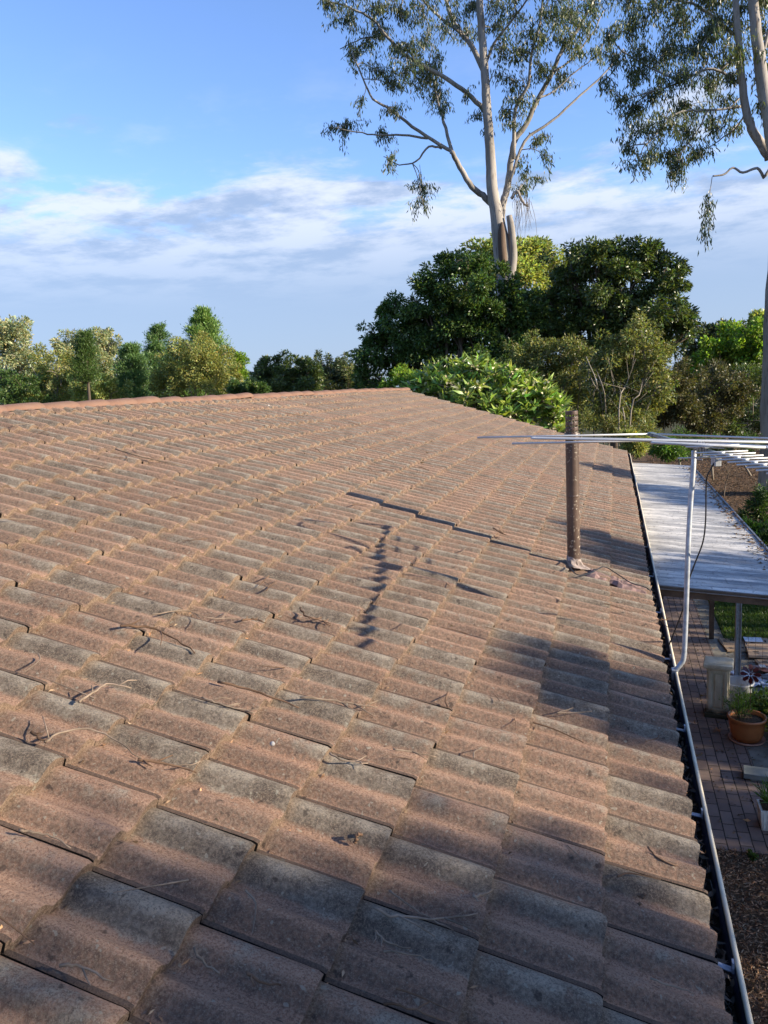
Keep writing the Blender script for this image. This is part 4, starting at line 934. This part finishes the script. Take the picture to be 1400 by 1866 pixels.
gl = [
 ([(931, 640), (926, 560), (921, 500), (913, 440), (905, 390), (897, 340), (893, 270), (888, 200), (884, 140), (878, 60), (874, 0), (868, -80), (862, -150)], 17, 4, -1),
 ([(897, 372), (880, 356), (860, 340), (842, 310), (830, 288), (824, 276)], 7, 4.5, -1.5),
 ([(824, 276), (788, 255), (740, 222), (705, 195), (680, 180), (662, 144), (640, 90)], 4, 1.2, -2),
 ([(824, 276), (809, 222), (800, 192), (790, 150), (782, 110)], 3.5, 1, 1),
 ([(806, 270), (782, 267), (758, 294), (728, 300), (700, 285)], 2.5, .8, .5), ([(780, 252), (734, 246), (690, 246), (650, 240), (604, 232)], 2.6, .8, -1),
 ([(892, 215), (875, 192), (842, 162), (800, 135), (764, 117), (734, 96), (704, 66), (680, 36), (640, 15), (590, 0)], 5, 1.5, -2),
 ([(887, 140), (860, 84), (836, 54), (818, 18), (809, -30), (795, -80)], 5, 2.5, 1), ([(842, 62), (800, 30), (770, 0), (740, -30)], 3, 1.5, -1),
 ([(922, 455), (914, 410), (914, 384), (920, 360), (926, 336), (932, 288), (941, 252), (962, 222), (980, 180), (1004, 138), (1022, 96), (1040, 72), (1064, 36), (1090, -20)], 8, 2.5, 1.5),
 ([(930, 330), (956, 258), (1004, 222), (1058, 174), (1100, 135), (1136, 90)], 3.2, 1.2, 2), ([(936, 290), (940, 198), (962, 156), (968, 100), (985, 40), (990, -30)], 4, 1.5, -1),
 ([(1010, 130), (1040, 110), (1080, 60), (1100, 20)], 2, 1, 2), ([(884, 120), (900, 80), (930, 40), (960, 0), (975, -40)], 3, 1.2, -1), ([(980, 180), (1010, 165), (1050, 130), (1090, 100)], 2, .8, 1),
 ([(932, 362), (942, 348), (952, 368), (962, 375)], 3.5, 2.2, 0), ([(700, 66), (660, 70), (620, 90)], 1.5, .8, 0),
]
gc = [(610, 10, 22), (640, 40, 26), (665, 80, 26), (640, 105, 22), (690, 60, 24), (690, 130, 28), (725, 105, 24), (745, 85, 26), (715, 155, 22), (770, 150, 36), (790, 125, 30), (745, 135, 26), (795, 175, 24), (770, 70, 24), (730, 30, 26), (690, 15, 26), (770, 20, 30), (820, 30, 24),
 (805, 60, 20), (720, 200, 20), (700, 245, 20), (632, 230, 24), (600, 235, 14), (712, 292, 18), (770, 352, 20), (772, 376, 17), (800, 200, 16), (850, 60, 22), (860, 20, 22), (865, 215, 14), (855, 170, 12), (930, 150, 28), (950, 105, 28), (915, 95, 26), (985, 70, 30), (1005, 35, 34), (1040, 20, 30), (1030, 75, 26), (1055, 95, 22), (985, 130, 26), (1015, 150, 20),
 (945, 190, 24), (920, 205, 16), (960, 325, 22), (945, 345, 14), (940, 225, 14), (985, 262, 20), (998, 288, 16), (1075, 45, 26), (1090, 100, 18), (1110, 70, 20), (900, 50, 24), (940, 30, 26), (905, 10, 24), (1080, 5, 26), (650, -10, 26), (560 + 40, -10, 20), (750, -30, 30), (840, -40, 30), (930, -30, 34), (1020, -30, 34), (660, 185, 12), (950, 290, 14), (885, 240, 10)]
strands = [[(765, 300), (768, 330), (770, 352)]] + [[(942 + i * 4, 352 + (i % 3) * 8), (940 + i * 5, 385), (941 + i * 5.2, 405 + (i * 17) % 30)] for i in range(6)]
e, b = gum('gum_tree', 'very tall smooth barked gum tree rising above the dark trees', YG, gl, gc, 22000, .5, B_GUM, .23, strands[:1])
k = np.linalg.norm(at(930, 450, YG) - CAM) / F
# broken stump and a hollow, its inner shade painted as a dark form
mb = MB(); P = [at(x, y, YG - .35) for x, y in ((928, 530), (931, 500), (935, 470), (934, 440), (931, 410), (928, 393))]; mb.tube(smooth_path(P, 3), list(np.linspace(9 * k, 5 * k, 16)), 12)
mb.build('dead_stump', B_GUM, e, True)
mb = MB(); P = [at(x, y, YG - .62) for x, y in ((918, 505), (917, 480), (915, 450), (914, 425), (915, 405))]; mb.tube(smooth_path(P, 3), list(np.interp(np.linspace(0, 1, 13), [0, .3, .8, 1], [2 * k, 7 * k, 6 * k, 2 * k])), 10)
mb.build('painted_hollow', bark_material('hollow_shade_bark', (.10, .07, .05), (.20, .14, .10)), e, True)
mb = MB()
for i in range(26):
    x = 936 + RNG.uniform(0, 32); y_ = 350 + RNG.uniform(0, 20); l = RNG.uniform(25, 85); a = at(x, y_, YG - .2 + RNG.uniform(-.4, .4)); b_ = at(x + RNG.normal(0, 5), y_ + l, YG); limb(mb, [a, (a + b_) / 2 + RNG.normal(0, .1, 3), b_], .010, .004, 4)
mb.build('hanging_bark', B_DARK, e)
# gum at the right edge
gr = [
 ([(1412, 860), (1416, 700), (1421, 560), (1424, 430), (1422, 340), (1412, 270), (1400, 210), (1386, 120), (1376, 40), (1370, -30), (1365, -120)], 24, 5, -1),
 ([(1404, 290), (1392, 268), (1374, 242), (1360, 205), (1352, 140), (1346, 70), (1340, 0), (1335, -60)], 9, 4.5, -1),
 ([(1352, 195), (1310, 200), (1270, 202), (1235, 205), (1200, 240), (1180, 262)], 2.6, 1, -1.5), ([(1360, 160), (1320, 135), (1290, 125), (1240, 150), (1200, 165)], 3, 1.2, -1), ([(1346, 70), (1310, 40), (1270, 10), (1230, 0), (1180, -10)], 3, 1.2, 1),
 ([(1408, 300), (1392, 322), (1380, 306), (1355, 315), (1335, 306), (1318, 318), (1298, 322)], 3.2, 1.5, -1), ([(1290, 200), (1270, 240), (1240, 280), (1225, 310)], 1.6, .8, 0), ([(1240, 150), (1180, 120), (1130, 90), (1110, 60)], 1.8, .8, 0), ([(1386, 120), (1400, 60), (1420, 10)], 4, 2, 0), ([(1360, 200), (1345, 230), (1318, 250), (1290, 270)], 2, .8, 1),
]
cr = [(1110, 60, 18), (1120, 110, 20), (1100, 150, 14), (1125, 185, 22), (1150, 50, 26), (1180, 90, 30), (1160, 140, 26), (1190, 20, 30), (1235, 40, 36), (1215, 90, 32), (1260, 90, 34), (1300, 60, 34), (1290, 15, 32), (1340, 40, 28), (1345, 100, 28), (1385, 60, 26), (1390, 10, 28), (1240, 140, 32), (1200, 170, 28), (1150, 200, 24), (1170, 240, 26), (1145, 270, 18), (1160, 305, 18), (1185, 290, 18), (1210, 225, 28),
 (1255, 190, 30), (1290, 160, 28), (1300, 225, 24), (1250, 245, 28), (1215, 280, 26), (1245, 300, 24), (1270, 280, 22), (1330, 190, 20), (1225, 325, 14), (1380, 130, 22), (1395, 190, 20), (1330, 150, 18), (1335, 235, 16), (1150, -10, 30), (1230, -20, 34), (1310, -20, 34), (1395, -20, 30), (1320, 120, 22)]
gum('gum_tree', 'gum tree at the right edge with drooping leaf curtains and a grey trunk', 28, gr, cr, 20000, .5, B_GUM, .20, [[(1298, 322), (1294, 350), (1290, 385), (1292, 410), (1288, 445)], [(1296, 340), (1286, 370), (1284, 400), (1285, 430)]])

# frangipani behind the gable: rosettes of long leaves
def frangipani():
    b = at(890, 790, 19.5); b[2] = 0; e = empty('frangipani', tuple(b), 'bright green long leaved shrub with cream flowers behind the gable', 'shrub')
    blobs = [(790, 700, 42, 26), (830, 690, 45, 26), (870, 680, 38, 24), (905, 700, 45, 30), (945, 715, 45, 30), (985, 735, 38, 30), (1008, 765, 24, 24), (860, 715, 70, 30), (930, 745, 60, 26), (755, 712, 24, 14)]
    m = MB(); P = []; D = []; FP = []; fork = b + [0, 0, 1.4]; limb(m, [b, fork], .12, .1)
    for (x, y, rx, ry) in blobs:
        c = at(x, y, 19.5 + RNG.uniform(-.4, .6)); k = np.linalg.norm(c - CAM) / F; limb(m, [fork, (fork + c) / 2 + [0, 0, -.2], c], .05, .025, 6)
        nr = int(rx * ry / 27); cc, uu = clump_points(c, (rx * k, rx * k * .9, ry * k), nr, .4); cc = c + (cc - c) * RNG.uniform(.8, 1.3, (nr, 1))
        for q in cc:
            if q[1] < 17.3: q[1] = 17.3 + RNG.uniform(0, .5)
            limb(m, [c, q], .018, .012, 5, 1)
            for i in range(15):
                a = RNG.uniform(0, 6.28); el = RNG.uniform(-.15, 1.1); d = np.array([math.cos(a), math.sin(a), el]); P.append(q + d * .02); D.append(d)
            if RNG.uniform() < .75: FP += [q + [0, 0, .08] + RNG.normal(0, .06, 3) for _ in range(7)]
    m.build('trunk', B_PALE, e, True)
    leaf_mesh('crown', P, D, .36, .080, L_FRAN, e, (.35, 1.7), .16, .22); leaf_mesh('flower', FP, unit(len(FP)), .10, .08, leaf_material('cream_petal', (.75, .66, .42), .3), e, (.8, 1.2), .05)
frangipani()
tree('rounded_shrub', 'yellow green shrub between the gable apex and the dark tree', 'shrub', 20.5, (735, 730), [(735, 690, 28, 18), (760, 700, 24, 14), (715, 705, 18, 12)], 3500, .12, .05, L_BRIGHT, B_DARK, .05)

# right background
tree('broadleaf_tree', 'bright green sunlit tree between the open dark tree and the edge gum', 'tree', 40, (1330, 760), [(1345, 625, 40, 30), (1310, 640, 34, 28), (1370, 650, 34, 34), (1330, 665, 50, 34), (1385, 620, 24, 24), (1290, 665, 26, 22)], 14000, .22, .12, L_BRIGHT, B_DARK, .2, sub=.26)
tree('broadleaf_tree', 'grey green tree top behind the bright green tree', 'tree', 50, (1320, 760), [(1300, 612, 34, 20), (1330, 604, 30, 16), (1285, 635, 26, 22), (1275, 660, 24, 22), (1260, 680, 30, 26)], 9000, .26, .12, L_GUM, B_DARK, .2, sub=.26)
tree('broadleaf_tree', 'tall pale green tree at the right edge behind the grey trunk', 'tree', 44, (1395, 760), [(1395, 595, 28, 22), (1375, 612, 22, 16), (1410, 630, 34, 30)], 7000, .24, .11, L_PALEG, B_DARK, .2, sub=.28)
under = [('brown green thicket under the open dark tree', (1230, 800), [(1225, 690, 36, 34), (1215, 740, 40, 40), (1250, 760, 34, 34), (1245, 715, 30, 30)], L_BROWN, 31),
         ('dull thicket of thin stems below the bright green tree', (1300, 810), [(1290, 700, 44, 30), (1310, 745, 44, 40), (1280, 770, 40, 30), (1335, 705, 36, 30)], L_BROWN, 32),
         ('dark thicket beside the grey trunk at the right edge', (1370, 800), [(1370, 690, 34, 28), (1365, 735, 36, 40), (1390, 770, 34, 34), (1345, 775, 34, 24)], L_DARK, 33)]
for lb, bs, bl_, mt_, Y_ in under: tree('thicket', lb, 'shrub', Y_, bs, bl_, 14000, .14, .045, mt_, B_PALE, .05, 'thickets behind the carport', sub=.3)
lows = [('leafy clump at the far end of the carport, left of the others', (1165, 830), [(1165, 812, 22, 12), (1145, 800, 18, 12)], 19.0, L_OLIVE), ('grassy green clump behind the far end of the carport', (1205, 835), [(1205, 815, 26, 14), (1225, 825, 18, 10)], 20.0, G_BRIGHT),
        ('low green shrub right of the carport end', (1262, 850), [(1262, 815, 26, 14), (1245, 800, 20, 12)], 24.0, G_MID), ('low shrub behind the antenna on the right', (1320, 850), [(1320, 812, 34, 14), (1360, 805, 26, 14)], 27.0, G_MID),
        ('green weedy shrub at the foot of the grey trunk', (1380, 950), [(1385, 925, 20, 16), (1362, 940, 16, 10), (1395, 900, 14, 14)], 20.0, G_MID), ('bright low weed by the carport edge', (1365, 965), [(1362, 962, 18, 7), (1388, 970, 16, 8)], 17.0, G_BRIGHT),
        ('low leafy plant on the mulch right of the carport', (1392, 985), [(1395, 985, 14, 6)], 14.5, G_MID)]
for lb, bs, bl_, Y_, mt_ in lows: tree('low_shrub', lb, 'shrub', Y_, bs, bl_, 2600, .12, .028, mt_, B_DARK, .02, 'low plants beyond the carport', sub=.35, yj=.3)

# left background
GL_ = 'trees beyond the ridge on the left'
def lt(name, lb, Y, base, blobs, n, ll, mat, bark=B_DARK, tr=.2, sub=.26, cat='tree', lw=.42, droop=.2): tree(name, lb, cat, Y, base, [(x, y, a * 1.12, b_ * 1.15) for x, y, a, b_ in blobs], int(n * 1.7), ll, ll * lw, mat, bark, tr, GL_, droop=droop, sub=sub)
lt('gum_tree', 'pale silvery gum at the far left edge', 52, (10, 760), [(-10, 600, 26, 22), (25, 600, 24, 20), (10, 635, 40, 30), (45, 655, 30, 26), (-10, 680, 40, 40)], 9000, .26, L_SILVER, B_PALE)
lt('round_tree', 'dark green low tree at the far left edge under the pale gum', 44, (20, 760), [(5, 705, 34, 26), (45, 715, 32, 24), (20, 740, 50, 20)], 8000, .20, L_DARK2)
lt('shrub_tree', 'olive tree with pale stems right of the dark tree at far left', 46, (100, 770), [(75, 690, 30, 34), (110, 680, 34, 30), (100, 720, 44, 28), (145, 720, 34, 28), (130, 690, 26, 24)], 13000, .18, L_OLIVE, B_PALE)
lt('gum_tree', 'light grey green gum with a rounded top above the small dark pine', 56, (165, 760), [(140, 622, 24, 14), (175, 618, 28, 14), (200, 632, 16, 16), (125, 645, 24, 22), (185, 655, 30, 24), (150, 670, 40, 26)], 10000, .24, L_SILVER, B_PALE)
lt('shrub_tree', 'pale yellow green bushy tree left of the pines', 43, (180, 770), [(170, 700, 34, 28), (200, 715, 30, 24), (185, 735, 44, 18)], 9000, .17, L_PALEG, B_PALE)
def pine(label, Y, apex, foot, halfw, n, mat, ll=.30, tiers=9):
    b = at(*foot, Y); b[2] = 0; a = at(*apex, Y); k = np.linalg.norm(a - CAM) / F; e = empty('pine_tree', tuple(b), label, 'tree', GL_); m = MB(); limb(m, [b, (b + a) / 2, a], .18, .03, 8)
    zb = at(apex[0], foot[1], Y)[2]; P = []; D = []; per = int(n * 1.9) // (tiers * 7)
    for t in range(tiers):
        f = (t + .3) / tiers; c = a * (1 - f) + np.array([b[0], b[1], zb]) * f
        for q in range(7):
            ang = RNG.uniform(0, 6.28); R_ = halfw * k * (f ** .7) * RNG.uniform(.6, 1.2) + .2; tip_ = c + np.array([math.cos(ang) * R_, math.sin(ang) * R_, .22 * R_ + RNG.normal(0, .15)]); limb(m, [c, (c + tip_) / 2 + [0, 0, -.08 * R_], tip_], .03, .008, 5, 2)
            s = RNG.uniform(.3, 1.05, per)[:, None]; p = c * (1 - s) + tip_ * s + RNG.normal(0, .10 * R_ + .12, (per, 3)) * [1, 1, .8]; P.append(p); D.append(RNG.normal(0, .5, (per, 3)) + (tip_ - c) / (R_ + .01) * .6 + [0, 0, .7])
    m.build('trunk', B_DARK, e, True); leaf_mesh('crown', np.concatenate(P), np.concatenate(D), ll, ll * .2, mat, e, (.55, 1.4), .1, .05)
pine('small narrow dark pine standing before the light grey gum', 40, (155, 612), (155, 705), 19, 5500, L_DARK2, .2, 8)
pine('bushy green pine, first right of the light grey gum', 45, (240, 632), (238, 750), 36, 9000, L_PINE, .24)
pine('dark green pine in the middle of the left tree group', 52, (288, 600), (290, 750), 46, 9000, L_PINE, .26, 11)
pine('tallest light green pine of the left tree group', 54, (372, 570), (368, 740), 62, 15000, L_PINE2, .28, 13)
lt('shrub_tree', 'olive rounded tree standing before the tallest pine', 44, (365, 770), [(360, 640, 36, 24), (330, 660, 34, 26), (390, 665, 36, 28), (350, 690, 50, 28), (395, 700, 40, 26), (310, 700, 30, 26)], 16000, .17, L_OLIVE, B_PALE)
lt('shrub_tree', 'yellow green tree right of the tallest pine', 47, (430, 760), [(425, 665, 20, 18), (440, 690, 26, 24), (415, 700, 26, 20)], 7000, .18, L_BRIGHT)
lt('round_tree', 'low glossy green bush right of the yellow green tree', 38, (460, 750), [(440, 708, 22, 12), (465, 706, 24, 12)], 5000, .15, L_DARK2)
lt('round_tree', 'dark rounded tree with light leaf tips near the middle of the ridge', 42, (520, 750), [(490, 672, 24, 18), (515, 680, 28, 26), (550, 678, 28, 24), (535, 700, 40, 18), (480, 700, 20, 14)], 12000, .18, L_DARK)
lt('gum_tree', 'thin bluish gum left of the dark tree, behind the ridge', 60, (610, 750), [(585, 665, 20, 16), (620, 668, 22, 18), (605, 695, 40, 22), (645, 690, 26, 24), (570, 700, 20, 16)], 7000, .26, L_GUM, B_PALE)
for (x0, Y_, top_y, lb, mt_) in ((20, 60, 668, 'grey green thicket filling the gaps at the far left', L_SILVER), (130, 62, 672, 'green thicket behind the small dark pine', L_PINE), (240, 60, 676, 'dull green thicket behind the bushy pine', L_OLIVE2), (335, 62, 655, 'dark green thicket behind the tallest pine', L_PINE), (450, 60, 690, 'low green thicket between the yellow green and dark trees', L_PINE2), (590, 58, 695, 'low dull thicket left of the large dark trees', L_OLIVE2)):
    tree('thicket', lb, 'shrub', Y_, (x0, 770), [(x0 + RNG.uniform(-55, 55), top_y + RNG.uniform(0, 55), RNG.uniform(26, 42), RNG.uniform(18, 30)) for _ in range(8)], 12000, .22, .08, mt_, B_DARK, .08, 'thickets beyond the ridge on the left')
n = 1300; o = leaf_mesh('path_litter', np.stack([RNG.uniform(.4, 2.4, n), RNG.uniform(5.5, 14, n), np.full(n, .006)], 1), RNG.normal(0, 1, (n, 3)) * [1, 1, .15], .045, .014, M_CHIP, None, (.25, 1.2), .12, .1); tag(o, 'scattered dead leaves and bark on the paving', 'leaf litter', kind='stuff')
# far wood along the horizon
n = 60000; ang = RNG.uniform(rad(52), rad(150), n); d_ = RNG.uniform(85, 120, n); hh = RNG.uniform(0, 1, n) * (5.2 + 1.6 * np.sin(ang * 23) + 1.1 * np.sin(ang * 61 + 1) + .7 * np.sin(ang * 140))
p = np.stack([CAM[0] + d_ * np.cos(ang), CAM[1] + d_ * np.sin(ang), hh], 1)
o = leaf_mesh('distant_woods', p, unit(n), .75, .42, L_GUM, None); tag(o, 'distant low woodland behind all the nearer trees', 'woods', kind='stuff')

# trees standing to the right, out of the picture, that shade the yard
def side_tree(x, y, top, r, n, lb, low, seed):
    global RNG
    RNG = np.random.RandomState(seed); e = empty('broadleaf_tree', (x, y, 0), lb, 'tree', 'trees along the right boundary'); m = MB(); limb(m, [(x, y, 0), (x + .2, y, top * .4), (x, y, top * .7)], .18, .1)
    P = []; D = []; nc = 34
    for k in range(nc):
        rr = r * RNG.uniform(.28, .5)
        if k < 12: c = np.array([x + RNG.normal(0, r * .3), y + RNG.uniform(-1, 1) * r * .8, top - rr * .8 - abs(RNG.normal(0, .35))])
        else: c = np.array([x + RNG.normal(0, r * .45), y + RNG.normal(0, r * .5), top * low + (top - rr - top * low) * RNG.uniform(0, 1)])
        limb(m, [(x, y, top * .5), c], .04, .01, 5, 1); q, u = clump_points(c, (rr, rr, rr * .8), n // nc, .6); P.append(q); D.append(u + RNG.normal(0, .5, u.shape))
    P = np.concatenate(P); P[:, 2] = P[:, 2].clip(.1, None); m.build('trunk', B_DARK, e, True); leaf_mesh('crown', P, np.concatenate(D), .20, .085, L_DARK2, e)
tops = [(-9, 9.0, 1.6, 9), (-7, 9.0, 1.6, 9), (-5.2, 8.9, 1.6, 8), (-3.6, 8.6, 1.4, 5), (-2.3, 8.4, 1.2, 3.6), (-1.2, 8.15, 1.0, 3.2), (-.35, 7.8, .8, 2.2), (.45, 7.2, .7, 2), (1.5, 7.2, .9, 2.2), (1.9, 7.65, .6, 1.3), (2.7, 6.5, 1.0, 5),
        (4.0, 6.7, 1.1, 5), (5.3, 7.65, .6, 2), (5.6, 6.9, 1.2, 6), (7.2, 6.5, 1.3, 5), (9.0, 6.4, 1.4, 6), (11.0, 6.9, 1.3, 5), (11.7, 7.7, .5, 2), (13.0, 6.4, 1.4, 6), (15.2, 6.6, 1.5, 6), (17.4, 6.8, 1.5, 7)]
for i, (yy, tp, r_, nn_) in enumerate(tops): side_tree(14, yy, tp, r_, int(nn_ * 1000), 'dark leafy tree on the right boundary, out of view', .65 if 1 < yy < 4.5 or r_ < .65 else .15, 1000 + i)
